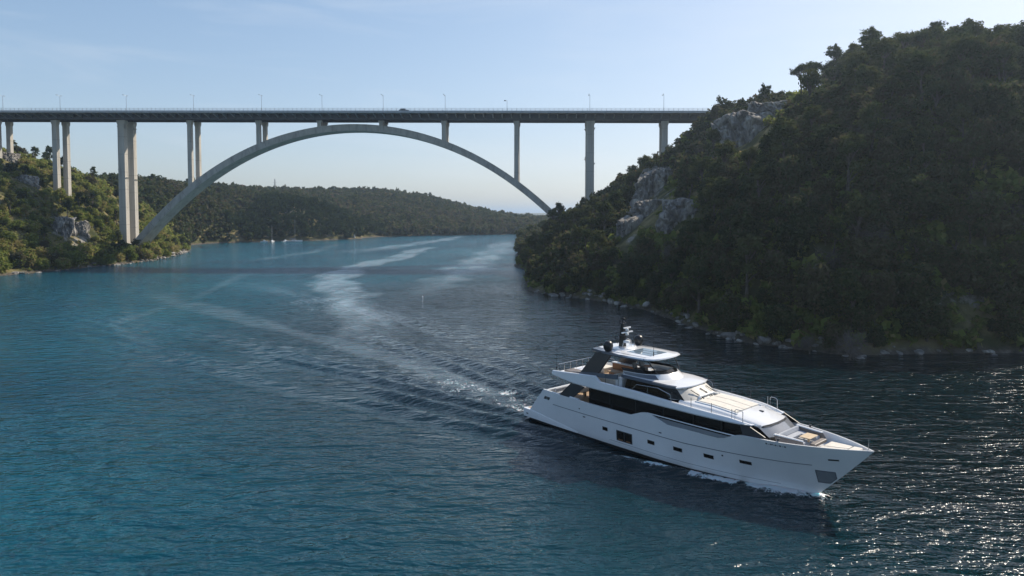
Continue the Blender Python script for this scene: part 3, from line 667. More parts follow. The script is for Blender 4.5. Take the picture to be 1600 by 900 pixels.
# cockpit
m2 = MB(); m2.box(3.35,3.62,-3.0,3.0,2.76,3.58); m2.build('cockpit_bulwark', gel, yacht, bevel=.05)
m2 = MB(); m2.box(3.7,9.0,-3.05,3.05,2.765,2.80); m2.build('cockpit_decking', teak, yacht)
m2 = MB(); m2.box(3.75,4.6,-2.2,2.2,2.81,3.25); m2.box(3.75,4.0,-2.2,2.2,3.253,3.62); m2.build('cockpit_sofa', greyc, yacht, bevel=.06)
m2 = MB(); m2.box(5.3,6.5,-1.0,1.0,3.45,3.51); m2.box(5.8,6.0,-.15,.15,2.81,3.45); m2.build('cockpit_table', teak, yacht, bevel=.02)
for s_ in (-1, 1):
    m2 = MB(); m2.prism([(5.5,3.5),(7.1,4.96),(8.85,4.9),(7.3,3.5)], lambda p, k: (p[0], s_*(3.32 - .10*k), p[1])); m2.build('buttress', dkgrey, yacht)
    m2 = MB(); m2.hexa([(6.9,s_*3.05,3.52),(8.2,s_*3.05,3.50),(8.2,s_*3.42,3.50),(6.9,s_*3.42,3.52),(7.0,s_*3.1,3.66),(7.9,s_*3.1,3.60),(7.9,s_*3.36,3.60),(7.0,s_*3.36,3.66)]); m2.build('bulwark_cap', gel, yacht, bevel=.03)
# main deck house: black glass all round
HS = [(8.9,2.7,2.7,4.99),(12,2.75,2.75,4.99),(20,2.75,2.72,4.99),(23,2.7,2.62,4.96),(25,2.55,2.4,4.93),(25.9,2.45,2.32,4.86),(26.5,2.35,2.25,4.42),(27.0,2.2,2.15,4.06),(27.15,2.15,2.1,3.95)]
m2 = MB(); m2.grid([[(x,-a,2.84 if x<25 else 3.84),(x,-b,z),(x+.32*max(0,min(1,(x-24)/2)),-b*.5,z),(x+.42*max(0,min(1,(x-24)/2)),0,z),(x+.32*max(0,min(1,(x-24)/2)),b*.5,z),(x,b,z),(x,a,2.84 if x<25 else 3.84)] for x,a,b,z in HS]); m2.F += [(6,5,4,3,2,1,0)]
house = m2.build('saloon_glass', blackg, yacht, angle=25)
for x in (11.6, 14.6, 17.6, 20.6, 23.2):
    for s_ in (-1, 1):
        m2 = MB(); m2.box(x-.05, x+.05, s_*2.772-.02, s_*2.772+.02, 2.86, 4.95); m2.build('mullion', blackp, house)
def arc_rows(a, c, n=10, lift=0.0):   # a, c: (x corner, x centre, half width, z)
    R_ = []
    for (xc, xm, w, z) in (a, c):
        R_.append([(xc + (xm-xc)*(1-(k/n*2-1)**2) , (k/n*2-1)*w, z+lift) for k in range(n+1)])
    return R_
m2 = MB(); R_ = arc_rows((25.95,26.40,2.22,4.92),(26.9,27.42,2.12,4.20), 12, .05); m2.grid(R_); m2.build('saloon_windscreen', screen, yacht, smooth=True)
m2 = MB(); R_ = arc_rows((26.92,27.45,2.2,4.20),(27.05,27.62,2.2,4.05), 12, .04); m2.grid(R_); m2.build('windscreen_sill', blackp, yacht)
for s_ in (-1, 1):
    m2 = MB(); m2.prism([(24.9,4.98),(25.6,4.98),(26.95,4.40),(26.2,4.28),(25.2,4.30)], lambda p, k: (p[0], s_*(float(lerp_tab(B_TAB, p[0]))-.22-.10*k - max(0,(p[1]-4.3))*.25), p[1])); m2.build('fashion_plate', boot, yacht)
# upper deck wing with tall white fascia
F_TAB = [(4.4,3.28),(6,3.42),(9,3.45),(18,3.45),(21,3.40),(23,3.27),(24.5,3.06),(25.3,2.88),(25.7,2.72)]
FT_TAB = [(4.4,5.73),(7,5.97),(10.15,6.22),(10.8,5.76),(14.9,5.73),(18.85,5.55),(23.8,5.34),(25.2,5.14),(25.7,5.03)]
FB_TAB = [(4.4,5.30),(7.5,4.99),(25.7,4.95)]
FD_TAB = [(4.4,5.50),(5,5.30),(18,5.22),(23,5.10),(25.7,4.99)]
rows = []
for x in sorted(set(list(np.linspace(4.4,10.1,10))+[10.15,10.45,10.8]+list(np.linspace(11.2,25.7,34)))):
    F_ = float(lerp_tab(F_TAB,x)); zt = float(lerp_tab(FT_TAB,x)); zb = float(lerp_tab(FB_TAB,x)); zd = float(lerp_tab(FD_TAB,x))
    h = [(x-.0,-F_+.06,zb),(x,-F_,zb+.10),(x,-F_+.10,zt-.05),(x,-F_+.17,zt),(x,-F_+.34,zt),(x,-F_+.42,zd),(x,-.02,zd)]
    rows.append(h + [(p[0],-p[1],p[2]) for p in reversed(h)])
m2 = MB(); m2.grid(rows, closed=True); n_ = len(rows[0]); m2.F += [tuple(range(n_)), tuple(len(rows)*n_-1-i for i in range(n_))]
wing = m2.build('upper_deck', gel, yacht, angle=30)
m2 = MB(); m2.box(5.2,12.9,-2.95,2.95,5.31,5.335); m2.build('fly_decking', teak, wing)
# foredeck coachroof with sunpads
def coach_z(x): return float(np.interp(x,[19,22,24.2,25.6,26.15],[5.62,5.56,5.36,5.08,4.95]))
def coach_w(x): return float(np.interp(x,[19,22,24.5,26.15],[2.62,2.58,2.42,2.08]))
rows = []
for x in np.linspace(19.0, 26.15, 20):
    c_, zt = coach_w(x), coach_z(x); e_ = .38*max(0,(x-24)/2.15)
    h = [(x,-c_-.05,4.92),(x,-c_,zt-.2),(x,-c_+.1,zt-.07),(x+e_*.25,-c_+.3,zt),(x+e_*.8,-c_*.5,zt+.03),(x+e_,-.01,zt+.04)]
    rows.append(h+[(p[0],-p[1],p[2]) for p in reversed(h)])
m2 = MB(); m2.grid(rows); n_ = len(rows[0]); m2.F += [tuple(range(n_)), tuple(len(rows)*n_-1-i for i in range(n_))]
coach = m2.build('coachroof', gel, yacht, angle=35)
m2 = MB(); m2.grid([[(p[0]+.03,p[1]*1.01,p[2]-.03) for p in rows[-1][2:-2]],[(p[0]+.10,p[1]*1.01,p[2]-.10) for p in rows[-1][2:-2]]]); m2.build('coachroof_trim', blackp, coach)
for (y0,y1,x0,x1) in ((-1.75,-.62,20.35,23.9),(-.58,.58,20.35,23.9),(.62,1.75,20.35,23.9),):
    R_ = []
    for x in np.linspace(x0,x1,8):
        z = coach_z(x)+.045; R_.append([(x,y0,z-.02),(x,y0,z+.09),(x,y1,z+.09),(x,y1,z-.02)])
    m2 = MB(); m2.grid(R_); m2.F += [(0,1,2,3),(31,30,29,28)]; m2.build('sunpad', cream, coach, bevel=.04)
for s_ in (-1, 1):
    R_ = [[(x,s_*1.80,coach_z(x)),(x,s_*1.83,coach_z(x)+.09),(x,s_*1.98,coach_z(x)+.09),(x,s_*2.02,coach_z(x))] for x in np.linspace(20.2,24.1,8)]
    m2 = MB(); m2.grid(R_); m2.F += [(0,1,2,3),(31,30,29,28)]; m2.build('sunpad_coaming', gel, coach)
m2 = MB(); m2.tube([(20.25,-1.5,5.70),(20.05,-1.0,5.86),(20.12,0,5.9),(20.05,1.0,5.86),(20.25,1.5,5.70)],.11,8); m2.build('bolster', gel, coach, True)
m2 = MB(); m2.box(24.6,24.95,.55,.75,5.28,5.36); m2.build('hatch_vent', dkgrey, coach)
# wheelhouse
PB = [(13.0,2.4),(15,2.42),(17.8,2.40),(19.5,2.38),(20.2,1.4),(20.5,0.0)]; PT = [(13.2,2.2),(15,2.22),(17.0,2.20),(18.25,2.08),(18.8,1.2),(19.0,0.0)]
def ring(P_, z): return [(x,-y,z) for x,y in P_] + [(x,y,z) for x,y in reversed(P_[:-1])]
m2 = MB(); m2.grid([ring(PB,5.2),ring(PB,5.5),ring(PT,6.5)], closed=True); n_ = 11; m2.F += [tuple(range(2*n_,3*n_))]
wh = m2.build('wheelhouse_glass', blackg, yacht)
pb = [(x+.03,y,5.56) for x,y in [(19.45,-2.36),(19.9,-1.85),(20.2,-1.36),(20.42,-.65),(20.5,0),(20.42,.65),(20.2,1.36),(19.9,1.85),(19.45,2.36)]]
pt = [(x+.05,y,6.44) for x,y in [(18.32,-2.08),(18.62,-1.62),(18.84,-1.18),(18.98,-.58),(19.04,0),(18.98,.58),(18.84,1.18),(18.62,1.62),(18.32,2.08)]]
m2 = MB(); m2.grid([pb, pt]); m2.build('wheelhouse_windscreen', cover, wh, smooth=True)
for y0 in (-1.0, .25, 1.35):
    b0 = np.array([20.38-abs(y0)*.10,y0,5.62]); t0 = np.array([19.35-abs(y0)*.12,y0-.28,6.28])
    m2 = MB(); m2.tube([b0+[.05,0,.03],b0*.55+t0*.45+[.10,.16,.02],t0+[.08,0,.03]],.035,6); m2.tube([b0+[.05,.3,.03],t0*.6+b0*.4+[.09,.12,.03]],.045,6); m2.build('wiper', blackp, wh)
m2 = MB(); m2.grid([[(x+.05,y*1.03,5.50) for x,y in [(17.8,-2.42),(19.5,-2.13),(20.25,-1.25),(20.55,0),(20.25,1.25),(19.5,2.13),(17.8,2.42)]],[(x+.35,y*1.03,5.56) for x,y in [(17.8,-2.42),(19.5,-2.13),(20.25,-1.25),(20.55,0),(20.25,1.25),(19.5,2.13),(17.8,2.42)]]]); m2.build('windscreen_base', gel, wh)
# visor roof
VO = [(12.7,2.52),(15,2.58),(17.8,2.58),(18.6,2.4),(18.98,1.5),(19.1,.7),(19.14,0.0)]
VI = [(12.7,2.30),(14.6,2.36),(16.2,2.25),(17.0,1.9),(17.5,1.3),(17.8,.65),(17.88,0.0)]
m2 = MB(); m2.grid([ring([(x-.1,y*.96) for x,y in VO],6.40),ring(VO,6.47),ring([(x-.02,y*.99) for x,y in VO],6.55),ring([(x*.55+a*.45,y*.55+b*.45) for (x,y),(a,b) in zip(VO,VI)],6.66),ring(VI,6.72)],closed=True)
n_ = 13; m2.F += [tuple(range(n_)), tuple(range(4*n_,5*n_))]
roof = m2.build('visor_roof', gel, yacht, angle=25)
m2 = MB(); m2.grid([ring([(x-.03,y*.985) for x,y in VO],6.395)[0:4],ring([(x+.0,y*1.012) for x,y in VO],6.47)[0:4],ring([(x+.0,y*1.012) for x,y in VO],6.62)[0:4],ring([(x,y*.95) for x,y in VO],6.68)[0:4]]); m2.build('visor_side', greyp, roof)
m2 = MB(); m2.grid([[(p[0],-p[1],p[2]) for p in r] for r in ([ring([(x-.03,y*.985) for x,y in VO],6.395)[0:4],ring(VO,6.47)[0:4],ring([(x,y*1.012) for x,y in VO],6.62)[0:4],ring([(x,y*.95) for x,y in VO],6.68)[0:4]])]); m2.build('visor_side', greyp, roof)
# flybridge coaming: grey flank, bright front, dark screen
CO = [(12.9,2.28),(14.4,2.30),(15.6,2.18),(16.4,1.85),(16.95,1.25),(17.2,.6),(17.25,0.0)]
CT = [(12.7,2.22),(14.2,2.22),(15.2,2.08),(15.9,1.72),(16.35,1.15),(16.55,.55),(16.6,0.0)]
def ring_open(P_, z): 
    h = [(x,-y,z(x) if callable(z) else z) for x,y in P_]; return h+[(p[0],-p[1],p[2]) for p in reversed(h[:-1])]
zc = lambda x: 6.98 + .035*(x-12.7)
m2 = MB(); m2.grid([ring_open(CO,6.70), ring_open(CT,zc), ring_open([(x-.14,y*.94) for x,y in CT],zc), ring_open([(x-.14,y*.94) for x,y in CT],6.725)]); m2.build('fly_coaming', gel, roof, angle=30)
m2 = MB(); a_ = ring_open([(x+.01,y*1.01) for x,y in CO],6.74)[:4]; c_ = ring_open([(x+.02,y*1.012) for x,y in CT],lambda x: zc(x)-.03)[:4]; m2.grid([a_, c_]); m2.grid([[(p[0],-p[1],p[2]) for p in a_],[(p[0],-p[1],p[2]) for p in c_]]); m2.build('coaming_flank', greyp, roof)
S1 = ring_open([(x-.05,y*.97) for x,y in CT],lambda x: zc(x)+.01); S2 = ring_open([(x-.42,y*.93) for x,y in CT],lambda x: zc(x)+.26)
m2 = MB(); m2.grid([S1,S2]); m2.grid([[(p[0]-.02,p[1]*.99,p[2]) for p in S1],[(p[0]-.02,p[1]*.99,p[2]) for p in S2]]); m2.build('fly_windscreen', blackg, roof)
m2 = MB(); m2.box(14.7,15.9,-1.4,.2,6.73,7.12); m2.build('helm_console', blackp, roof, bevel=.06)
for y0 in (-1.15,-.15):
    m2 = MB(); m2.box(13.2,13.75,y0-.28,y0+.28,6.73,7.15); m2.hexa([(13.1,y0-.28,7.15),(13.3,y0-.28,7.15),(13.3,y0+.28,7.15),(13.1,y0+.28,7.15),(13.0,y0-.25,7.75),(13.14,y0-.25,7.75),(13.14,y0+.25,7.75),(13.0,y0+.25,7.75)]); m2.build('helm_seat', dkgrey, yacht, bevel=.05)
# side wings of the flybridge
for s_ in (-1, 1):
    m2 = MB(); m2.prism([(6.9,6.02),(9.9,6.40),(12.62,6.70),(12.62,6.27),(10.4,6.05),(8.0,5.95)], lambda p, k: (p[0], s_*(2.98-.10*k), p[1])); m2.build('wing_panel', greyp, yacht)
    m2 = MB(); m2.prism([(7.9,6.12),(9.55,8.22),(10.2,8.45),(12.2,8.45),(11.4,8.15),(10.2,6.42)], lambda p, k: (p[0]-.0, s_*(2.86-.24*k-(p[1]-6.2)*.13), p[1])); m2.build('hardtop_support', dkgrey, yacht, bevel=.03)
    m2 = MB(); m2.tube([(15.2,s_*2.0,8.30),(16.1,s_*1.65,7.2)],.045,8); m2.build('hardtop_strut', blackp, yacht)
# hardtop
HO = [(8.75,1.9),(9.0,2.35),(10.5,2.58),(12.4,2.64),(14.6,2.52),(15.5,2.36),(15.95,2.0),(16.2,1.0),(16.26,0.0)]
m2 = MB(); m2.grid([ring([(x*.97+.35,y*.90) for x,y in HO],8.33),ring([(x*.99+.1,y*.97) for x,y in HO],8.355),ring(HO,8.40),ring([(x*.99+.12,y*.975) for x,y in HO],8.50),ring([(x*.95+.6,y*.90) for x,y in HO],8.56)],closed=True)
n_ = 17; m2.F += [tuple(range(n_)), tuple(range(4*n_,5*n_))]
ht = m2.build('hardtop', gel, yacht, angle=35)
side = [(9.0,2.34),(10.5,2.58),(12.4,2.64),(15.2,2.42)]
for s_ in (-1, 1):
    m2 = MB(); m2.grid([[(x,s_*(y-.05),8.25) for x,y in side],[(x,s_*(y+.03),8.34) for x,y in side],[(x,s_*(y+.03-.02*k),8.56-.035*k) for k,(x,y) in enumerate(side)],[(x,s_*(y-.85+.18*k),8.59-.004*k) for k,(x,y) in enumerate(side)]]); m2.build('hardtop_flank', greyp, ht)
m2 = MB(); m2.prism([(9.3,2.1),(12.4,2.3),(15.2,2.1),(15.8,1.2),(15.8,-1.2),(15.2,-2.1),(12.4,-2.3),(9.3,-2.1)], lambda p, k: (p[0],p[1],8.322 if k else 8.27)); m2.build('hardtop_underside', dkgrey, ht)  # dark grey sheet added below the white hardtop
m2 = MB(); m2.box(12.3,15.0,-1.25,1.25,8.561,8.578); m2.build('sunroof', sunglass, ht)
for y0 in (-.42,.42):
    m2 = MB(); m2.box(12.32,14.98,y0-.03,y0+.03,8.579,8.592); m2.build('sunroof_slat', greyp, ht)
m2 = MB(); P = [(10.6+1.35*math.cos(a)*(1.1 if math.cos(a)<0 else 1), 1.75*math.sin(a)) for a in np.linspace(0,2*math.pi,24,endpoint=False)]
m2.prism(P, lambda p, k: (10.6+(p[0]-10.6)*(1-.08*k), p[1]*(1-.06*k), 8.70 if k else 8.55)); m2.build('mast_plinth', gel, ht, bevel=.04)
for s_ in (-1, 1):
    m2 = MB(); m2.lathe([(.20,-.62),(.24,-.5),(.34,-.42),(.45,-.18),(.47,.05),(.43,.24),(.30,.40),(.14,.47),(.02,.48)],(10.9,s_*2.28,9.05),20); m2.build('satellite_dome', blackp, ht, smooth=True)
mast = MB(); mast.hexa([(10.45,-.24,8.68),(11.05,-.24,8.68),(11.05,.24,8.68),(10.45,.24,8.68),(10.62,-.14,10.9),(10.92,-.14,10.9),(10.92,.14,10.9),(10.62,.14,10.9)])
mast = mast.build('mast', blackp, yacht, bevel=.04)
m2 = MB(); m2.tube([(10.75,0,10.85),(10.75,0,11.5)],.07,8,.035); m2.tube([(10.75,-.45,11.0),(10.75,.45,11.0)],.05,6); m2.tube([(10.75,.42,10.95),(10.75,.42,11.5)],.05,6); m2.tube([(10.75,-.42,10.95),(10.75,-.42,11.35)],.05,6); m2.lathe([(.02,-.14),(.14,-.08),(.14,.08),(.02,.14)],(10.75,.2,11.3),8); m2.build('antenna_cluster', blackp, mast)
for z, w, mt, xo in ((10.2,.55,blackp,0),(9.75,.85,blackp,0)):
    m2 = MB(); m2.box(10.6,11.35+xo,-w*.5,w*.5,z-.05,z+.05); m2.build('crosstree', mt, mast, bevel=.02)
for z, ln in ((10.38, .5),(9.95, .8)):
    m2 = MB(); m2.lathe([(.16,-.1),(.16,.08),(.1,.12)],(11.3,0,z),10); m2.hexa([(11.22,-ln,z+.13),(11.38,-ln,z+.13),(11.38,ln,z+.13),(11.22,ln,z+.13),(11.25,-ln,z+.24),(11.35,-ln,z+.24),(11.35,ln,z+.24),(11.25,ln,z+.24)]); m2.build('radar_scanner', whitep, mast)
m2 = MB(); m2.lathe([(.05,-.14),(.3,-.12),(.33,0),(.28,.1),(.05,.15)],(11.35,-.1,9.25),14); m2.build('radome', whitep, mast)
m2 = MB(); m2.tube([(11.1,.9,8.72),(11.15,.75,9.25),(11.2,.2,9.5),(11.15,-.3,9.3),(11.1,-.45,8.72)],.04,8); m2.build('mast_hoop', chrome, mast)
m2 = MB(); m2.tube([(10.6,-.5,9.0),(10.4,-.62,9.5),(10.45,-.5,10.1)],.035,6); m2.build('horn_bracket', blackp, mast)
for (x,y,z0,z1) in ((4.75,-2.9,5.8,8.4),(15.1,-.9,8.55,10.6),(4.75,2.9,5.8,8.2)):
    m2 = MB(); m2.tube([(x,y,z0),(x,y,z0+.35)],.045,8); m2.tube([(x,y,z0+.3),(x,y,z1)],.022,6,.012); m2.build('whip_antenna', blackp, yacht)
# flybridge furniture
m2 = MB(); m2.box(8.2,11.4,1.0,1.75,5.34,5.85); m2.box(8.2,11.4,1.55,1.8,5.853,6.45); m2.build('fly_sofa', tan, yacht, bevel=.05)
m2 = MB(); m2.box(8.15,11.45,1.5,1.95,6.453,6.55); m2.build('sofa_top', gel, yacht, bevel=.02)
m2 = MB(); m2.box(8.3,11.8,-1.9,-.9,5.34,5.80); m2.box(11.2,11.8,-1.9,.9,5.803,6.35); m2.build('fly_lounge', cream, yacht, bevel=.06)
m2 = MB(); m2.box(9.2,10.4,-.4,.55,6.02,6.08); m2.tube([(9.8,.05,5.34),(9.8,.05,6.02)],.08,8); m2.build('fly_table', teak, yacht)
m2 = MB(); m2.box(5.4,7.6,-2.5,-1.2,5.34,5.85); m2.build('aft_sunbed', taupe, yacht, bevel=.06)
m2 = MB(); m2.box(5.4,7.6,1.0,2.5,5.34,5.85); m2.build('aft_sunbed', cream, yacht, bevel=.06)
m2 = MB(); m2.box(11.9,12.65,-2.4,-1.0,5.34,6.25); m2.build('wet_bar', gel, yacht, bevel=.04)
m2 = MB(); m2.tube([(4.75,-2.7,6.35),(4.75,2.7,6.35)],.025,6)
for y0 in np.linspace(-2.7,2.7,7): m2.tube([(4.75,y0,5.5),(4.75,y0,6.35)],.02,6)
m2.build('aft_rail', chrome, yacht)
m2 = MB(); m2.tube([(7.2,.9,5.34),(7.2,.9,6.9)],.02,6); m2.tube([(5.2,2.2,6.55),(8.2,1.9,6.75)],.025,6); m2.build('awning_pole', chrome, yacht)
# rails along the upper deck
for s_ in (-1, 1):
    m2 = MB(); m2.tube([(14.4,s_*3.2,5.70),(15.0,s_*3.2,6.30),(17.3,s_*3.2,6.42),(18.55,s_*3.2,6.10),(18.7,s_*3.2,5.5)],.03,8)
    for x in (16.2,): m2.tube([(x,s_*3.2,5.65),(x,s_*3.2,6.36)],.022,6)
    m2.build('handrail', chrome, yacht)
    for x in (11.4, 12.9, 18.7, 20.6, 22.45): 
        z = float(lerp_tab(FT_TAB,x)); y0 = float(lerp_tab(F_TAB,x))-.25
        m2 = MB(); m2.tube([(x,s_*y0,z-.02),(x,s_*y0,z+.78)],.022,6); m2.build('stanchion', dkgrey, yacht)
    m2 = MB(); m2.tube([(24.15,s_*2.85,5.2),(24.15,s_*2.85,6.02)],.025,6); m2.build('stanchion', chrome, yacht)
    m2 = MB(); m2.tube([(24.4,s_*2.8,5.1),(24.4,s_*2.8,5.95),(24.5,s_*2.8,6.05),(24.95,s_*2.75,6.02),(25.05,s_*2.75,5.9),(25.05,s_*2.75,5.05)],.03,8); m2.build('gate_rail', chrome, yacht)
# bow lounge
#m2 = MB(); m2.prism([(26.9,2.75),(28.5,2.45),(30.0,1.85),(31.5,1.2),(32.6,.6),(33.1,.1),(33.1,-.1),(32.6,-.6),(31.5,-1.2),(30.0,-1.85),(28.5,-2.45),(26.9,-2.75)], lambda p, k: (p[0],p[1],(3.62 if k else 3.50)+(p[0]-27)*.028)); m2.build('bow_deck', gel, yacht)
for s_ in (-1, 1):
    m2 = MB(); m2.hexa([(27.5,s_*1.55,3.95),(29.45,s_*1.55,3.98),(29.55,s_*1.85,3.98),(27.5,s_*2.1,3.95),(27.2,s_*1.65,4.50),(29.25,s_*1.5,4.42),(29.35,s_*1.66,4.42),(27.2,s_*1.95,4.50)]); m2.build('sofa_coaming', taupe, yacht, bevel=.03)
    m2 = MB(); m2.hexa([(27.15,s_*1.6,4.503),(29.3,s_*1.45,4.423),(29.42,s_*1.72,4.423),(27.15,s_*2.0,4.503),(27.2,s_*1.66,4.57),(29.3,s_*1.5,4.49),(29.36,s_*1.68,4.49),(27.2,s_*1.96,4.57)]); m2.build('coaming_cap', gel, yacht, bevel=.02)
    m2 = MB(); m2.box(27.9,29.2,s_*1.15-.35,s_*1.15+.35,3.96,4.20); m2.build('bow_seat', greyc, yacht, bevel=.06)
m2 = MB(); m2.box(27.5,28.05,-1.55,1.55,3.96,4.22); m2.hexa([(27.4,-1.6,4.22),(27.6,-1.6,4.22),(27.6,1.6,4.22),(27.4,1.6,4.22),(27.3,-1.6,4.55),(27.45,-1.6,4.55),(27.45,1.6,4.55),(27.3,1.6,4.55)]); m2.build('bow_seat', greyc, yacht, bevel=.06)
m2 = MB(); m2.box(28.55,29.4,-.62,.75,4.38,4.44); m2.tube([(28.98,.05,3.95),(28.98,.05,4.38)],.09,8); m2.build('bow_table', mat_noise('oiled_teak', (0.48,0.36,0.22), (0.56,0.43,0.28), 2.0, 0.6, stretch=(4,.5,1)), yacht, bevel=.015)
m2 = MB(); m2.box(29.55,29.95,-.95,1.0,3.98,4.22); m2.build('bow_locker', taupe, yacht, bevel=.04)
padz = lambda x: float(lerp_tab(DK_TAB, x)) + .04
for poly in ([(30.1,-1.62),(31.95,-.92),(31.95,-.06),(30.1,-.06)], [(30.1,.06),(31.95,.06),(31.95,.92),(30.1,1.62)], [(32.03,-.86),(32.75,-.42),(33.0,0),(32.75,.42),(32.03,.86)]):
    m2 = MB(); m2.prism(poly, lambda p, k: (p[0],p[1],padz(p[0])+(.26 if k else -.06))); m2.build('bow_sunpad', cream, yacht, bevel=.04)
m2 = MB(); m2.tube([(33.35,0,4.3),(33.38,0,5.35)],.03,8,.02); m2.build('jackstaff', chrome, yacht)
for s_ in (-1, 1):
    m2 = MB(); m2.lathe([(.10,0),(.07,.04),(.07,.16),(.13,.2),(.1,.24)],(27.9,s_*2.62,4.3),10); m2.build('bollard', dkgrey, yacht)
# ------------------------------------------------------------------ moored boats, beacon, mast
def sailboat(loc, rz, ln, mast_h, label):
    r_ = empty('sailing_boat', loc, rz); tag(r_, label, 'sailboat', 'boats moored in the cove')
    rows = []
    for f in np.linspace(0, 1, 12):
        x = -ln/2 + ln*f; w = ln*.16*math.sin(math.pi*min(.98, .30+.68*f)**.9)*(1 if f<.97 else .15); sh = .95+.35*f*f
        rows.append([(x-.1,0,-.3),(x,-w*.7,-.1),(x,-w,sh*.6),(x,-w,sh),(x,0,sh+.06),(x,w,sh),(x,w,sh*.6),(x,w*.7,-.1)])
    m2 = MB(); m2.grid(rows, closed=True); m2.F += [tuple(range(8)), tuple(12*8-1-i for i in range(8))]; m2.build('hull', gel, r_, angle=40)
    m2 = MB(); m2.hexa([(-ln*.15,-.9,1.0),(ln*.2,-.7,1.05),(ln*.2,.7,1.05),(-ln*.15,.9,1.0),(-ln*.12,-.75,1.55),(ln*.12,-.5,1.45),(ln*.12,.5,1.45),(-ln*.12,.75,1.55)]); m2.build('cabin', gel, r_, bevel=.08)
    m2 = MB(); m2.box(-ln*.1,ln*.08,-.92,.92,1.15,1.35); m2.build('cabin_window', blackg, r_)
    m2 = MB(); m2.tube([(ln*.06,0,1.2),(ln*.06,0,mast_h)],.11,8,.08); m2.build('mast', galv, r_)
    m2 = MB(); m2.tube([(ln*.05,0,2.1),(-ln*.32,0,2.0)],.07,8); m2.build('boom', galv, r_)
    m2 = MB(); m2.tube([(ln*.03,0,2.3),(-ln*.15,0,2.32),(-ln*.31,0,2.18)],.2,8,.1); m2.build('furled_sail', mat('sail_cover', (.10,.13,.22), .8), r_)
    m2 = MB(); m2.tube([(ln*.48,0,1.3),(ln*.06,0,mast_h-.3)],.02,4); m2.tube([(-ln*.48,0,1.1),(ln*.06,0,mast_h)],.02,4); m2.tube([(ln*.05,-1.2,1.1),(ln*.06,0,mast_h*.8)],.015,4); m2.tube([(ln*.05,1.2,1.1),(ln*.06,0,mast_h*.8)],.015,4); m2.build('rigging', galv, r_)
    return r_
sailboat((-163.5, 512, 0), R(12), 12.0, 16.5, 'white sailing boat with the tallest mast, moored right in the wooded cove')
sailboat((-177.5, 505, 0), R(-75), 10.5, 12.5, 'white sailing boat with the shorter mast, moored bow-on in the cove')
for (x, y, rz, lab) in ((-184.5, 508, R(10), 'small white motorboat moored leftmost in the cove'), (-170.8, 514, R(60), 'small white motorboat moored between the two sailing boats')):
    r_ = empty('motorboat', (x, y, 0), rz); tag(r_, lab, 'motorboat', 'boats moored in the cove')
    rows = []
    for f in np.linspace(0,1,8):
        xx = -2.6+5.2*f; w = 1.0*(1-f**3)+.03; rows.append([(xx,0,-.25),(xx,-w*.85,0),(xx,-w,.7+.25*f),(xx,w,.7+.25*f),(xx,w*.85,0)])
    m2 = MB(); m2.grid(rows, closed=True); m2.F += [tuple(range(5)), tuple(39-i for i in range(5))]; m2.build('hull', gel, r_)
    m2 = MB(); m2.hexa([(-.6,-.7,.75),(1.0,-.6,.8),(1.0,.6,.8),(-.6,.7,.75),(-.5,-.6,1.5),(.3,-.5,1.5),(.3,.5,1.5),(-.5,.6,1.5)]); m2.build('cabin', gel, r_, bevel=.06)
    m2 = MB(); m2.box(-2.95,-2.6,-.22,.22,.2,1.05); m2.build('outboard', blackp, r_, bevel=.05)
bz = float(height(np.array([-131.5]), np.array([572.0]))[0])
bc = empty('beacon', (-131.5, 569.0, max(0.3, bz-.4))); tag(bc, 'small white beacon tower at the tip of the wooded headland', 'beacon')
m2 = MB(); m2.lathe([(1.0,-1.2),(1.0,.3),(.75,.35),(.6,2.5),(.75,2.55),(.75,2.7)],(0,0,0),14); m2.build('tower', whitep, bc, smooth=False)
m2 = MB(); m2.lathe([(.3,2.7),(.3,3.2),(.36,3.22),(.05,3.5)],(0,0,0),10); m2.build('lantern', galv, bc)
m2 = MB(); m2.box(-.25,.25,-.95,-.72,.35,1.5); m2.build('door', greyp, bc)
# lattice mast on the far ridge
pz = float(height(np.array([-277.0]), np.array([800.0]))[0])
pyl = empty('lattice_mast', (-277, 800, pz-.5)); tag(pyl, 'tall thin grey lattice mast standing on the far wooded ridge', 'mast')
hm = 61.5 - pz; w0, w1 = 1.1, .35
m2 = MB()
for a, c in ((-1,-1),(1,-1),(1,1),(-1,1)): m2.tube([(a*w0,c*w0,0),(a*w1,c*w1,hm)],.12,4)
m2.build('leg_frame', galv, pyl)
m2 = MB(); nb = 11
for k in range(nb):
    z0, z1 = hm*k/nb, hm*(k+1)/nb; a0 = w0+(w1-w0)*k/nb; a1 = w0+(w1-w0)*(k+1)/nb
    C0 = [(-a0,-a0),(a0,-a0),(a0,a0),(-a0,a0)]; C1 = [(-a1,-a1),(a1,-a1),(a1,a1),(-a1,a1)]
    for i in range(4):
        j = (i+1)%4; m2.tube([(*C0[i],z0),(*C1[j],z1)],.06,4); m2.tube([(*C1[i],z1),(*C1[j],z1)],.06,4)
m2.build('bracing', galv, pyl)
m2 = MB()
for z0 in (hm*.62, hm*.8): m2.tube([(-2.4,0,z0),(2.4,0,z0)],.1,4)
m2.tube([(0,0,hm),(0,0,hm+2)],.06,5); m2.build('crossarm', galv, pyl)
# mooring buoy
bu = empty('mooring_buoy', (-23, 175, 0)); bu.scale = (.4,.4,.4); tag(bu, 'small white mooring buoy floating alone in mid channel', 'buoy')
m2 = MB(); m2.lathe([(.05,-.35),(.3,-.2),(.36,.05),(.3,.24),(.1,.32)],(0,0,0),12); m2.build('float', whitep, bu, smooth=True)
m2 = MB(); m2.tube([(0,0,.28),(0,0,.42)],.04,6); m2.lathe([(.02,.38),(.09,.42),(.09,.46),(.02,.5)],(0,0,0),8); m2.build('mooring_ring', galv, bu)
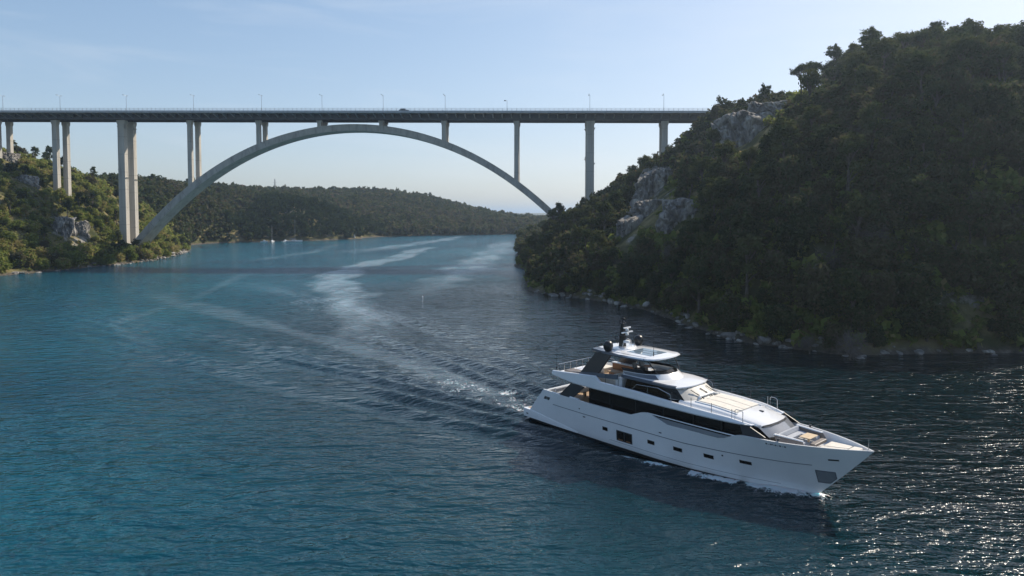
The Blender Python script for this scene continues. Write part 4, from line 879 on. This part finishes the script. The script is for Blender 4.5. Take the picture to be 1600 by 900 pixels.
# ------------------------------------------------------------------ rock outcrops
rock_m = mat_noise('limestone', (0.11, 0.105, 0.10), (0.42, 0.395, 0.35), 0.55, 0.95, 1.0, 10, (1, 1, 0.35), c2=(0.235, 0.22, 0.20), bscale=1.4, bdist=0.6)
def outcrop(c, w, h, nrm, depth, label, seed):
    n = Vector(nrm).normalized(); u = Vector((0,0,1)).cross(n).normalized(); v = n.cross(u)
    N_ = 58; r_ = np.random.default_rng(seed)
    uu, vv = np.meshgrid(np.linspace(-1,1,N_), np.linspace(-1,1,N_))
    env = np.clip(1.5*(1-np.abs(uu)**2.6)*(1-np.abs(vv)**2.6) + 2.2*fbm(uu*1.8+seed*7, vv*1.8+3, 4) - 0.12, 0, 1)*(1-np.abs(uu)**6)*(1-np.abs(vv)**6)
    # blocky buttresses split by vertical cracks
    cx_ = r_.random(26)*2.2-1.1; cy_ = r_.random(26)*2.2-1.1; ch = r_.random(26)
    d2 = (uu[...,None]-cx_)**2*2.6 + (vv[...,None]-cy_)**2*0.7
    o_ = np.argsort(d2, -1); near = np.take_along_axis(d2, o_[...,:1], -1)[...,0]; sec = np.take_along_axis(d2, o_[...,1:2], -1)[...,0]
    blk = ch[o_[...,0]]; crack = np.clip((np.sqrt(sec)-np.sqrt(near))/0.10, 0, 1)
    d = depth*(env*(0.45+0.6*blk) - 0.25*(1-crack)*env) + (fbm(uu*5+seed, vv*4, 4)*0.6 + fbm(uu*16+seed, vv*9, 3)*0.5 - np.abs(fbm(uu*7+9, vv*2.5+seed, 3))*0.9)*depth*env - (1-env)**2*depth*1.1
    wob = 1+0.35*fbm(vv*2+seed, uu*0+3, 3)
    P = [Vector(c) + u*(uu[i,j]*w/2*wob[i,j]) + v*(vv[i,j]*h/2*(1+.3*fbm(uu[i,j]*2+seed*3, 1.0, 3))) + n*d[i,j] for i in range(N_) for j in range(N_)]
    F = [(i*N_+j, i*N_+j+1, (i+1)*N_+j+1, (i+1)*N_+j) for i in range(N_-1) for j in range(N_-1)]
    o = mesh_obj('rock_outcrop', [p-Vector(c) for p in P], F, rock_m); o.location = c
    tag(o, label, 'rock', 'limestone outcrops on the slopes'); return o
NR = (-0.60, -0.76, 0.26); NL = (0.62, -0.66, 0.45)
OUT = [((65.5,194,42),18,18,NR,4.5,'pale grey limestone cliff high on the right hill below the bridge end'),
 ((72.5,197,50),10,7,NR,2.4,'small pale limestone ledge just above the high cliff on the right hill'),
 ((47.5,227,28.5),15,18,NR,4.5,'tall grey limestone buttress on the right hill beneath the last bridge pier'),
 ((39,199.5,20.5),12,11,NR,3.2,'grey limestone step below the tall buttress on the right hill'),
 ((43.2,173,19.5),13,12,NR,3.6,'broad grey limestone crag lowest on the left flank of the right hill'),
 ((32.6,193.5,15),7,11.5,NR,2.6,'narrow upright limestone rib nearest the water on the right hill'),
 ((-186.5,282,14.5),11,13,NL,3.4,'dark blue-grey limestone crag on the left bank below the piers'),
 ((-184.6,291,13.2),8,11,NL,2.6,'smaller limestone crag right of the dark crag on the left bank'),
 ((-236.5,322,46),9,9,NL,2.0,'pale rock at the very left edge near the hilltop piers'),
 ((-211,297,34.5),9,7,NL,1.6,'sunlit tan rock high on the left slope among bushes')]
for k, (c, w, h, n_, dpt, lab) in enumerate(OUT): outcrop(tuple(np.array(c)+np.array(n_)*1.6), w*1.12, h*1.08, n_, dpt, lab, k+1)
OC = np.array([o[0] for o in OUT]); OR_ = np.array([max(o[1], o[2])*0.5 for o in OUT])

def boulder_mesh(seed):
    import bmesh as _b
    bm = _b.new(); _b.ops.create_icosphere(bm, subdivisions=2, radius=1.0); r_ = np.random.default_rng(seed)
    pl = [(Vector(r_.normal(size=3)).normalized(), r_.uniform(.5,.85)) for _ in range(9)]
    for v in bm.verts:
        for n, d in pl:
            e = v.co.dot(n)-d
            if e > 0: v.co -= n*e
        v.co.z *= .65
    me = bpy.data.meshes.new('boulder'); bm.to_mesh(me); bm.free(); me.materials.append(rock_m); return me
BM = [boulder_mesh(s) for s in range(4)]

# ------------------------------------------------------------------ foliage
def leaf_material(name, stops, trans=0.45):
    m = bpy.data.materials.new(name); m.use_nodes = True; nt = m.node_tree; N, L = nt.nodes, nt.links
    for n in list(N): N.remove(n)
    out = N.new('ShaderNodeOutputMaterial'); mx = N.new('ShaderNodeMixShader'); df = N.new('ShaderNodeBsdfDiffuse'); tr = N.new('ShaderNodeBsdfTranslucent')
    at = N.new('ShaderNodeAttribute'); at.attribute_name = 'tint'; oi = N.new('ShaderNodeObjectInfo')
    ma = N.new('ShaderNodeMath'); ma.operation = 'MULTIPLY_ADD'; ma.inputs[1].default_value = 0.75; L.new(oi.outputs['Random'], ma.inputs[0]); L.new(at.outputs['Fac'], ma.inputs[2])
    rp = N.new('ShaderNodeValToRGB'); e = rp.color_ramp.elements
    e[0].position, e[0].color = stops[0][0], (*stops[0][1],1); e[1].position, e[1].color = stops[-1][0], (*stops[-1][1],1)
    for p, c in stops[1:-1]: x = e.new(p); x.color = (*c,1)
    L.new(ma.outputs[0], rp.inputs['Fac']); L.new(rp.outputs['Color'], df.inputs['Color'])
    hs = N.new('ShaderNodeHueSaturation'); hs.inputs['Hue'].default_value = 0.485; hs.inputs['Value'].default_value = 1.5; L.new(rp.outputs['Color'], hs.inputs['Color']); L.new(hs.outputs['Color'], tr.inputs['Color'])
    mx.inputs[0].default_value = trans
    L.new(df.outputs[0], mx.inputs[1]); L.new(tr.outputs[0], mx.inputs[2]); L.new(mx.outputs[0], out.inputs['Surface'])
    return m
leaf_oak = leaf_material('evergreen_leaves', [(0.05,(0.024,0.040,0.018)),(0.40,(0.042,0.062,0.025)),(0.75,(0.068,0.082,0.034)),(1.0,(0.092,0.088,0.046)),(1.3,(0.10,0.076,0.052))], 0.3)
leaf_pine = leaf_material('pine_needles', [(0.05,(0.026,0.044,0.018)),(0.6,(0.048,0.070,0.026)),(1.2,(0.085,0.095,0.036))], 0.25)
leaf_shrub = leaf_material('scrub_leaves', [(0.05,(0.075,0.105,0.028)),(0.5,(0.145,0.185,0.046)),(0.9,(0.205,0.22,0.062)),(1.3,(0.25,0.21,0.09))])
leaf_dry = leaf_material('grey_twigs', [(0.1,(0.07,0.064,0.058)),(1.2,(0.16,0.145,0.13))], 0.1)
bark = mat_noise('bark', (0.06, 0.048, 0.038), (0.14, 0.12, 0.10), 2.0, 0.95, 0.5)

def leaves(clumps, per, size, r_, flat=1.0, up=0.25, slim=0.6):
    """leaf sprays spread through clump volumes -> verts (n,4,3), tint (n)"""
    C, T = [], []
    for (cx_, cy_, cz_, rad) in clumps:
        n = int(per * (rad**2) + 4); d = r_.normal(size=(n,3)); d /= np.linalg.norm(d, axis=1)[:,None]
        rr = rad*(0.25+0.9*r_.random(n)**0.7+0.35*(r_.random(n)<.12))[:,None]; ax_ = r_.uniform(.7,1.4,3); p = d*rr*[1,1,flat]*ax_ + [cx_,cy_,cz_]
        nrm = d*[1,1,1]+r_.normal(size=(n,3))*0.7+[0,0,up]; nrm /= np.linalg.norm(nrm,axis=1)[:,None]
        a = np.cross(nrm, r_.normal(size=(n,3))); a /= np.linalg.norm(a,axis=1)[:,None]; b = np.cross(nrm, a)
        s = size*(0.6+0.8*r_.random(n))[:,None]
        C.append(np.stack([p-a*s-b*s*slim*.6, p+a*s*.3-b*s*slim, p+a*s+b*s*slim*.5, p-a*s*.4+b*s*slim],1)); T.append(np.clip(r_.normal(0.05+0.6*r_.random(), 0.18, n), 0, 1))
    return np.concatenate(C), np.concatenate(T)
def oak_clumps(r_, w, h, n):
    cl = []
    for k in range(n):
        a = r_.random()*6.283; q = r_.random()**.6; z = h*(0.28+0.62*r_.random()); sp = w/2*math.sqrt(max(.05,1-((z/h-.45)/.6)**2))
        cl.append((math.cos(a)*q*sp*.85, math.sin(a)*q*sp*.85, z, w*(0.06+0.12*r_.random()**1.5)))
    return cl
def pine_clumps(r_, w, h, n, low=.45):
    cl = []
    for k in range(n):
        z = h*(low+(1-low)*r_.random()**.75); t_ = (z/h-low)/(1-low); sp = w/2*(1.0-.55*t_)*(.35+.65*r_.random()); a = r_.random()*6.283
        cl.append((math.cos(a)*sp, math.sin(a)*sp, z, w*(0.10+0.07*r_.random())))
    return cl
def umb_clumps(r_, w, h, n):
    cl = []
    for k in range(n):
        a = r_.random()*6.283; q = math.sqrt(r_.random()); z = h*(.80+.17*(1-q*q)) + r_.normal()*h*.03
        cl.append((math.cos(a)*q*w/2, math.sin(a)*q*w/2, z, w*(.11+.07*r_.random())))
    return cl
def shrub_clumps(r_, w, h, n):
    cl = []
    for k in range(n):
        a = r_.random()*6.283; q = math.sqrt(r_.random()); cl.append((math.cos(a)*q*w*.38, math.sin(a)*q*w*.38, h*(.25+.5*r_.random()*(1-.4*q)), w*(.14+.10*r_.random())))
    return cl
PROTO = {}
def make_proto(key, kind, seed, w, h):
    r_ = np.random.default_rng(seed)
    if kind == 'oak': cl = oak_clumps(r_, w, h, 46); V, T = leaves(cl, 170, .21, r_); lm = leaf_oak
    elif kind == 'pine': cl = pine_clumps(r_, w, h, 30); V, T = leaves(cl, 150, .26, r_, .7, .4, .35); lm = leaf_pine
    elif kind == 'umbrella': cl = umb_clumps(r_, w, h, 26); V, T = leaves(cl, 120, .24, r_, .6, .4, .35); lm = leaf_pine
    elif kind == 'shrub': cl = shrub_clumps(r_, w, h, 12); V, T = leaves(cl, 190, .17, r_); lm = leaf_shrub
    else: cl = shrub_clumps(r_, w, h, 14); V, T = leaves(cl, 130, .30, r_, 1, .1, .05); lm = leaf_dry
    n = len(V); me = bpy.data.meshes.new('crown'); v = V.reshape(-1,3)
    me.vertices.add(len(v)); me.vertices.foreach_set('co', v.astype(np.float32).ravel()); me.loops.add(n*4); me.loops.foreach_set('vertex_index', np.arange(n*4, dtype=np.int32))
    me.polygons.add(n); me.polygons.foreach_set('loop_start', np.arange(0,n*4,4,dtype=np.int32)); me.update(calc_edges=True); me.materials.append(lm)
    a = me.attributes.new('tint','FLOAT','POINT'); a.data.foreach_set('value', np.repeat(T,4).astype(np.float32))
    mb_ = MB(); top = h*.85 if kind in ('pine','umbrella') else h*.6; lean = r_.normal(size=2)*h*.04; rad = .05*h**.8 if kind != 'shrub' else .05
    pts = [(lean[0]*f*f, lean[1]*f*f, -1.0+(top+1.0)*f) for f in np.linspace(0,1,6)]; mb_.tube(pts, rad, 7, rad*.35)
    for (cx_,cy_,cz_,_) in cl[:10]:
        f = min(.92, max(.25, (cz_*.72)/top)); b0 = (lean[0]*f*f, lean[1]*f*f, -1.0+(top+1.0)*f); mid = ((b0[0]+cx_)/2,(b0[1]+cy_)/2,(b0[2]+cz_)/2+h*.03); mb_.tube([b0,mid,(cx_,cy_,cz_)], rad*.4, 5, rad*.12, caps=False)
    tm = bpy.data.meshes.new('trunk'); tm.from_pydata(mb_.V, [], mb_.F); tm.materials.append(bark); tm.update()
    PROTO[key] = dict(kind=kind, crown=me, trunk=tm, V=V, T=T, w=w, h=h, mat=lm)
for k, (s_, w, h) in enumerate(((11,5.6,5.8),(12,5.0,6.4),(13,6.2,5.6),(14,4.6,5.2))): make_proto(f'oak{k}', 'oak', s_, w, h)
for k, (s_, w, h) in enumerate(((21,5.0,9.0),(22,4.4,8.0),(23,5.6,9.5))): make_proto(f'pine{k}', 'pine', s_, w, h)
for k, (s_, w, h) in enumerate(((31,6.0,7.6),(32,5.0,8.4))): make_proto(f'umb{k}', 'umbrella', s_, w, h)
for k, (s_, w, h) in enumerate(((41,3.4,2.3),(42,3.0,2.8),(43,4.0,2.4))): make_proto(f'shrub{k}', 'shrub', s_, w, h)
make_proto('dry0', 'dry', 51, 5.5, 4.2); make_proto('dry1', 'dry', 52, 4.0, 3.4)
KIND = {'oak': ('broadleaf_tree','tree'), 'pine': ('pine_tree','tree'), 'umbrella': ('umbrella_pine','tree'), 'shrub': ('shrub','shrub'), 'dry': ('bare_shrub','shrub')}
def plant(key, x, y, z, sc, rz, label, group, tilt=(0,0)):
    p = PROTO[key]; nm, cat = KIND[p['kind']]
    r_ = empty(nm, (x, y, z), rz); r_.scale = (sc*random.uniform(.88,1.14), sc*random.uniform(.88,1.14), sc*random.uniform(.9,1.15)); r_.rotation_euler = (tilt[0], tilt[1], rz)
    tag(r_, label, cat, group)
    for part, me in (('trunk', p['trunk']), ('crown', p['crown'])):
        o = bpy.data.objects.new(part, me); col.objects.link(o); o.parent = r_
    return r_
def project(x, y, z):
    c_, s_ = math.cos(PITCH), math.sin(PITCH); Z = z - CAM_H; zc_ = y*c_ - Z*s_; yc = y*s_ + Z*c_
    return 800 + FPX*x/zc_, CYP - FPX*yc/zc_
def visible(x, y, z):
    ok = np.ones(len(x), bool)
    for f in np.linspace(.25, .985, 70):
        ok &= height(x*f, y*f) < CAM_H + (z-CAM_H)*f + 1.0
    return ok
def sites(x0, x1, y0, y1, step, seed, zmin=0.9, top=5.0):
    r_ = np.random.default_rng(seed); X, Y = np.meshgrid(np.arange(x0,x1,step), np.arange(y0,y1,step)); X[1::2] += step/2
    X = (X + r_.uniform(-.42,.42,X.shape)*step).ravel(); Y = (Y + r_.uniform(-.42,.42,Y.shape)*step).ravel()
    Z = height(X, Y); k = Z > zmin; X, Y, Z = X[k], Y[k], Z[k]
    px, py = project(X, Y, Z+top*.5); k = (px > -60) & (px < 1660) & (py < 700); X, Y, Z = X[k], Y[k], Z[k]
    k = visible(X, Y, Z+top); X, Y, Z = X[k], Y[k], Z[k]
    d = np.sqrt(((np.stack([X,Y,Z],-1)[:,None]-OC[None])**2).sum(-1)); k = (d > OR_[None]*0.85).all(1)
    pxt, pyt = project(X, Y, Z+top); pxb, pyb = project(X, Y, Z)
    for (c, w_, h_, *_r) in OUT:   # nothing tall grows right in front of the bare rock faces
        ox, oy = project(c[0], c[1], c[2]); rw = FPX*w_/c[1]*.5; rh = FPX*h_/c[1]*.5
        if top < 2.5: rw *= .8; rh *= .62
        k &= ~((np.abs(pxt-ox) < rw*.95) & (pyt < oy+rh*.55) & (pyb > oy-rh*.7) & (np.hypot(X,Y) < math.hypot(c[0],c[1])+2))
    t = (X*bd[0]+Y*bd[1]) - B_T0; D = X*bn[0]+Y*bn[1]
    for (tp, w_, dp_) in PIERS: k &= ~((np.abs(t-tp) < 4.5) & (D > DC-8) & (D < DC+6))
    k &= ~((np.abs(D-DC) < 7) & (t > -8) & (t < 222) & (Z+5 > arch_top(np.clip(t,0,214))-4))
    return X[k], Y[k], Z[k]
STUFF = {}
def stuff_add(name, key, X, Y, Z, S, RZ, nleaf, seed, tsh=None):
    p = PROTO[key]; r_ = np.random.default_rng(seed); V, T = p['V'], p['T']; n = len(V)
    for i in range(len(X)):
        s = r_.choice(n, min(nleaf, n), replace=False); v = V[s]; c_ = v.mean(1, keepdims=True); v = c_ + (v-c_)*math.sqrt(n/len(s))*.8
        ca, sa_ = math.cos(RZ[i]), math.sin(RZ[i]); q = v*S[i]; x = q[...,0]*ca-q[...,1]*sa_+X[i]; y = q[...,0]*sa_+q[...,1]*ca+Y[i]; z = q[...,2]*r_.uniform(.85,1.15)+Z[i]
        STUFF.setdefault((name, p['mat'].name), []).append((np.stack([x,y,z],-1), T[s] + (0 if tsh is None else tsh[i])))
def scatter_rank(X, Y, Z): return np.argsort(np.hypot(X, Y))

# right hill wood
_a = sites(0, 215, 92, 330, 4.5, 101, .35); _b = sites(30, 150, 92, 170, 4.4, 111, .35)
X, Y, Z = (np.concatenate(v) for v in zip(_a, _b))
px, py = project(X, Y, Z+3)
r_ = np.random.default_rng(5)
brown = fbm(X/22.0, Y/22.0, 3)
n_oak = n_pine = 0
o_ = scatter_rank(X, Y, Z)
slope_lab = lambda z: 'at the dark waterline' if z < 5 else ('low on the slope' if z < 18 else ('halfway up' if z < 40 else ('high up' if z < 57 else 'along the crest')))
for i in o_:
    x, y, z = float(X[i]), float(Y[i]), float(Z[i]); rz = r_.random()*6.28; q = r_.random()
    pine = q < (0.20 if z < 50 else 0.55); sc = (.6 + .95*r_.random()**1.6)*(0.8 if z < 4 else 1.0)
    side_ = 'on the nose by the right arch end' if px[i] < 950 else ('around the lower crags' if px[i] < 1110 else ('below the high cliff' if px[i] < 1270 else ('in the middle of the right hill' if px[i] < 1440 else 'near the right edge')))
    if z > 46 and 1225 < px[i] < 1292: continue
    if z > 38 and px[i] < 1225: pine = False; sc = min(sc, .85)
    if pine: key = f'pine{int(r_.integers(3))}' if z < 52 or r_.random() < .5 else f'umb{int(r_.integers(2))}'
    else: key = f'oak{int(r_.integers(4))}'
    if .925 < q and z < 48:
        plant(f'dry{int(r_.integers(2))}', x, y, z-.2, r_.uniform(.8,1.4), rz, f'leafless grey bush {slope_lab(z)} {side_}', 'leafless bushes in the right wood')
    elif pine and n_pine < 290:
        n_pine += 1; plant(key, x, y, z-.2, min(sc,1.25)*(1.0 if z<50 else 1.08), rz, f'dark pine {slope_lab(z)} {side_}', f'pines {slope_lab(z)} {side_}', (r_.normal()*.06, r_.normal()*.06))
    elif not pine and n_oak < 300:
        n_oak += 1; plant(key, x, y, z-.3, sc, rz, f'bushy evergreen tree {slope_lab(z)} {side_}', f'evergreen trees {slope_lab(z)} {side_}')
    else:
        stuff_add('hillside_wood', key, [x], [y], [z-.3], [sc], [rz], 420, int(r_.integers(1e9)), [0.18 + 0.5*brown[i]])
# named trees of the skyline
def ground(x, y): return float(height(np.array([x]), np.array([y]))[0])
for (x, y, key, sc, lab) in ((90.0,214,'umb1',1.05,'umbrella pine standing alone, leftmost of the pair on the right skyline'),(93.6,216,'umb0',1.12,'umbrella pine with open trunk, right one of the pair on the skyline'),
                              (78.5,222,'oak1',.8,'round evergreen on the ridge just above the high cliff'),(74.5,226,'oak0',.85,'evergreen on the ridge nearest right of the bridge end'),(70.5,236,'oak3',1.15,'evergreen in front of the bridge deck end, lower of two'),(73.5,240,'oak1',1.1,'evergreen in front of the bridge deck end, upper of two'),(82.5,220,'oak2',.8,'broad evergreen on the ridge right above the high cliff'),
                              (80.5,219,'pine1',.95,'small pine sticking up alone from the ridge left of the skyline pair'),
                              (101,216,'umb0',1.15,'wide umbrella pine right beside the skyline pair'),(106,214,'umb1',1.3,'tallest umbrella pine of the middle skyline clump'),(110.5,212,'umb0',1.2,'umbrella pine closing the middle skyline clump on the right')):
    plant(key, x, y, ground(x,y)-.2, sc, random.random()*6, lab, 'pines on the right skyline')
_cl = ['leftmost of the crest row','second along the crest row','third along the crest row','fourth along the crest row','fifth along the crest row','sixth along the crest row','seventh along the crest row','eighth along the crest row','rightmost of the crest row']
for k_ in range(9):
    f_ = k_/8; x = 99.5+(127-99.5)*f_+random.uniform(-.8,.8); y = float(np.interp(f_,[0,.25,.5,1],[202,192,186,181]))+random.uniform(-1,1)
    plant(('umb0','pine2','umb1','pine0')[k_ % 4], x, y, ground(x,y)-.2, random.uniform(.9,1.2), random.random()*6, 'tall pine on the right skyline, '+_cl[k_], 'pines on the right skyline')
for (x, y, key, sc, lab) in ((49.5,99.0,'dry0',1.05,'big grey bare bush hanging over the water at the foot of the right hill'),(45.5,103.5,'dry1',.9,'smaller grey bare bush beside the big one at the waterline'),(62,118,'dry0',1.3,'leafless grey tree above the stony shore of the right hill'),(86,116,'dry1',1.2,'leafless grey bush near the right edge above the stony shore')):
    plant(key, x, y, max(.2, ground(x,y)-.1), sc, random.random()*6, lab, 'bare grey bushes on the right shore')
# undergrowth between the trunks
_a = sites(0, 215, 90, 330, 3.6, 102, .5, 2.0); _b = sites(25, 150, 90, 175, 2.6, 112, .5, 2.0)
X, Y, Z = (np.concatenate(v) for v in zip(_a, _b))
RZ = r_.random(len(X))*6.28
for j in range(3):
    s = np.arange(len(X)) % 3 == j; stuff_add('undergrowth', f'shrub{j}', X[s], Y[s], Z[s]-.3, r_.uniform(.7,1.3,s.sum()), RZ[s], 70, 900+j, np.full(s.sum(), .0))
# back of the right hill beyond the bridge
X, Y, Z = sites(0, 260, 330, 600, 6.0, 103, .5)
for i in range(len(X)): stuff_add('hillside_wood', f'oak{int(r_.integers(4))}', [X[i]], [Y[i]], [Z[i]-.4], [r_.uniform(.9,1.3)], [r_.random()*6.28], 160, int(r_.integers(1e9)), [.15])

# left bank: scrub, bushes, some pines near the water
X, Y, Z = sites(-340, -150, 120, 440, 3.9, 104, .3, 3.0)
dens = fbm(X/16.0, Y/16.0, 3)+.5 + np.clip((8-Z)/14, 0, .4)
k = (r_.random(len(X)) < np.clip(dens*1.7-.05, .25, 1)); X, Y, Z = X[k], Y[k], Z[k]; px, py = project(X, Y, Z+1)
o_ = scatter_rank(X, Y, Z); n_sh = n_tr = 0
for i in o_:
    x, y, z = float(X[i]), float(Y[i]), float(Z[i]); rz = r_.random()*6.28; q = r_.random()
    where = 'along the left waterline' if z < 6 else ('on the lower left slope' if z < 22 else 'on the upper left slope')
    if q < (.26 if z < 9 else .10) and n_tr < 130:
        n_tr += 1; pine = r_.random() < .4; key = f'pine{int(r_.integers(3))}' if pine else f'oak{int(r_.integers(4))}'
        plant(key, x, y, z-.3, r_.uniform(.65,1.05), rz, (f'dark pine {where}' if pine else f'green bushy tree {where}'), f'trees {where}')
    elif n_sh < 300:
        n_sh += 1; plant(f'shrub{int(r_.integers(3))}', x, y, z-.25, r_.uniform(.9,1.9)*(1.4 if z < 5 else 1), rz, f'rounded green shrub {where}', f'shrubs {where}')
    else: stuff_add('hillside_scrub', f'shrub{int(r_.integers(3))}', [x], [y], [z-.25], [r_.uniform(.9,1.8)], [rz], 130, int(r_.integers(1e9)), [.15])
X, Y, Z = sites(-340, -150, 120, 440, 2.6, 105, .5, 1.5)
k = r_.random(len(X)) < .85; X, Y, Z = X[k], Y[k], Z[k]
for j in range(3):
    s = np.arange(len(X)) % 3 == j; stuff_add('hillside_scrub', f'shrub{j}', X[s], Y[s], Z[s]-.35, r_.uniform(.35,.8,s.sum()), r_.random(s.sum())*6.28, 45, 950+j, np.full(s.sum(), .3))
# far woods behind the bridge
for (y0, y1, st_, nl, sd) in ((430, 640, 4.4, 110, 106), (640, 1080, 5.0, 60, 107)):
    X, Y, Z = sites(-460, 330, y0, y1, st_, sd, .1)
    tv = fbm(X/40.0, Y/40.0, 3)
    for i in range(len(X)):
        hd = (-215 < X[i] < -118) and (505 < Y[i] < 640)
        key = f'pine{int(r_.integers(3))}' if r_.random() < (.8 if hd else .2) else f'oak{int(r_.integers(4))}'
        stuff_add('far_woodland', key, [X[i]], [Y[i]], [Z[i]-.4], [r_.uniform(.95,1.5)*(0.78 if key[0]=='p' else 1)], [r_.random()*6.28], nl, int(r_.integers(1e9)), [(-.4 if hd else .22) + .6*tv[i]])  # headland's shade put into a darker leaf tint, other woods lightened
X, Y, Z = sites(-700, 700, 4400, 5300, 60.0, 108, .5, 6.0)
for (name, mn), items in STUFF.items():
    V = np.concatenate([a for a, _ in items]); T = np.concatenate([b for _, b in items]); n = len(V)
    sm_ = bpy.data.materials[mn].copy(); sm_.name = mn + '_mass'
    for nd_ in sm_.node_tree.nodes:
        if nd_.type == 'MATH': nd_.inputs[1].default_value = 0.0
    o = np_mesh(name, V.reshape(-1,3), np.arange(n*4).reshape(-1,4), sm_); fattr(o, 'tint', np.repeat(T + 0.22, 4)); tag(o, kind='stuff')
    sl_ = {'hillside_wood': ('dense evergreen wood filling the upper right hillside', 'wood'), 'undergrowth': ('low scrub between the trees of the right hillside', 'undergrowth'), 'hillside_scrub': ('low sunlit scrub covering the left slope', 'scrub'), 'far_woodland': ('distant green woodland on the ridges behind the bridge', 'woodland')}[name]
    tag(o, *sl_)

# shoreline boulders
rb = np.random.default_rng(77); nb_ = 0
def shore_rocks(pts, count, lab, grp, smin, smax):
    P = np.array(pts, float)
    for k in range(count):
        i = rb.integers(len(P)-1); f = rb.random(); x, y = P[i]*(1-f)+P[i+1]*f; x += rb.normal()*1.2; y += rb.normal()*1.2
        z = ground(x, y)
        if z < -1.2 or z > 3: continue
        o = bpy.data.objects.new('boulder', BM[int(rb.integers(4))]); col.objects.link(o); s = rb.uniform(smin, smax)*(1 if rb.random() < .8 else 1.7)
        o.location = (x, y, max(z, -.25)+s*.1); o.scale = (s*rb.uniform(.8,1.4), s*rb.uniform(.8,1.3), s*rb.uniform(.7,1.1)); o.rotation_euler = (rb.normal()*.2, rb.normal()*.2, rb.random()*6.28)
        tag(o, lab, 'rock', grp)
shore_rocks(SH_R[9:23], 130, 'grey boulder on the shaded waterline of the right hill', 'boulders along the right shore', .35, 1.0)
shore_rocks(SH_L[5:14], 90, 'pale boulder on the sunlit left waterline', 'boulders along the left shore', .3, .9)
shore_rocks([(-163,303),(-166,322),(-172,348),(-182,378)], 60, 'tan boulder on the stony spit beside the left arch foot', 'boulders by the arch foot', .4, 1.2)

# ------------------------------------------------------------------ light summer haze over the whole inlet
hz = bpy.data.materials.new('haze_air'); hz.use_nodes = True
N, L = hz.node_tree.nodes, hz.node_tree.links
for n in list(N): N.remove(n)
out = N.new('ShaderNodeOutputMaterial'); vol = N.new('ShaderNodeVolumePrincipled'); vol.inputs['Color'].default_value = (0.66, 0.82, 1.0, 1); vol.inputs['Density'].default_value = HAZE_D; vol.inputs['Anisotropy'].default_value = 0.55
L.new(vol.outputs[0], out.inputs['Volume'])
m2 = MB(); m2.box(-22000, 22000, -3200, 31000, -12, 110); hzo = m2.build('haze', hz); tag(hzo, 'pale summer haze filling the air over the inlet', 'haze', kind='stuff')
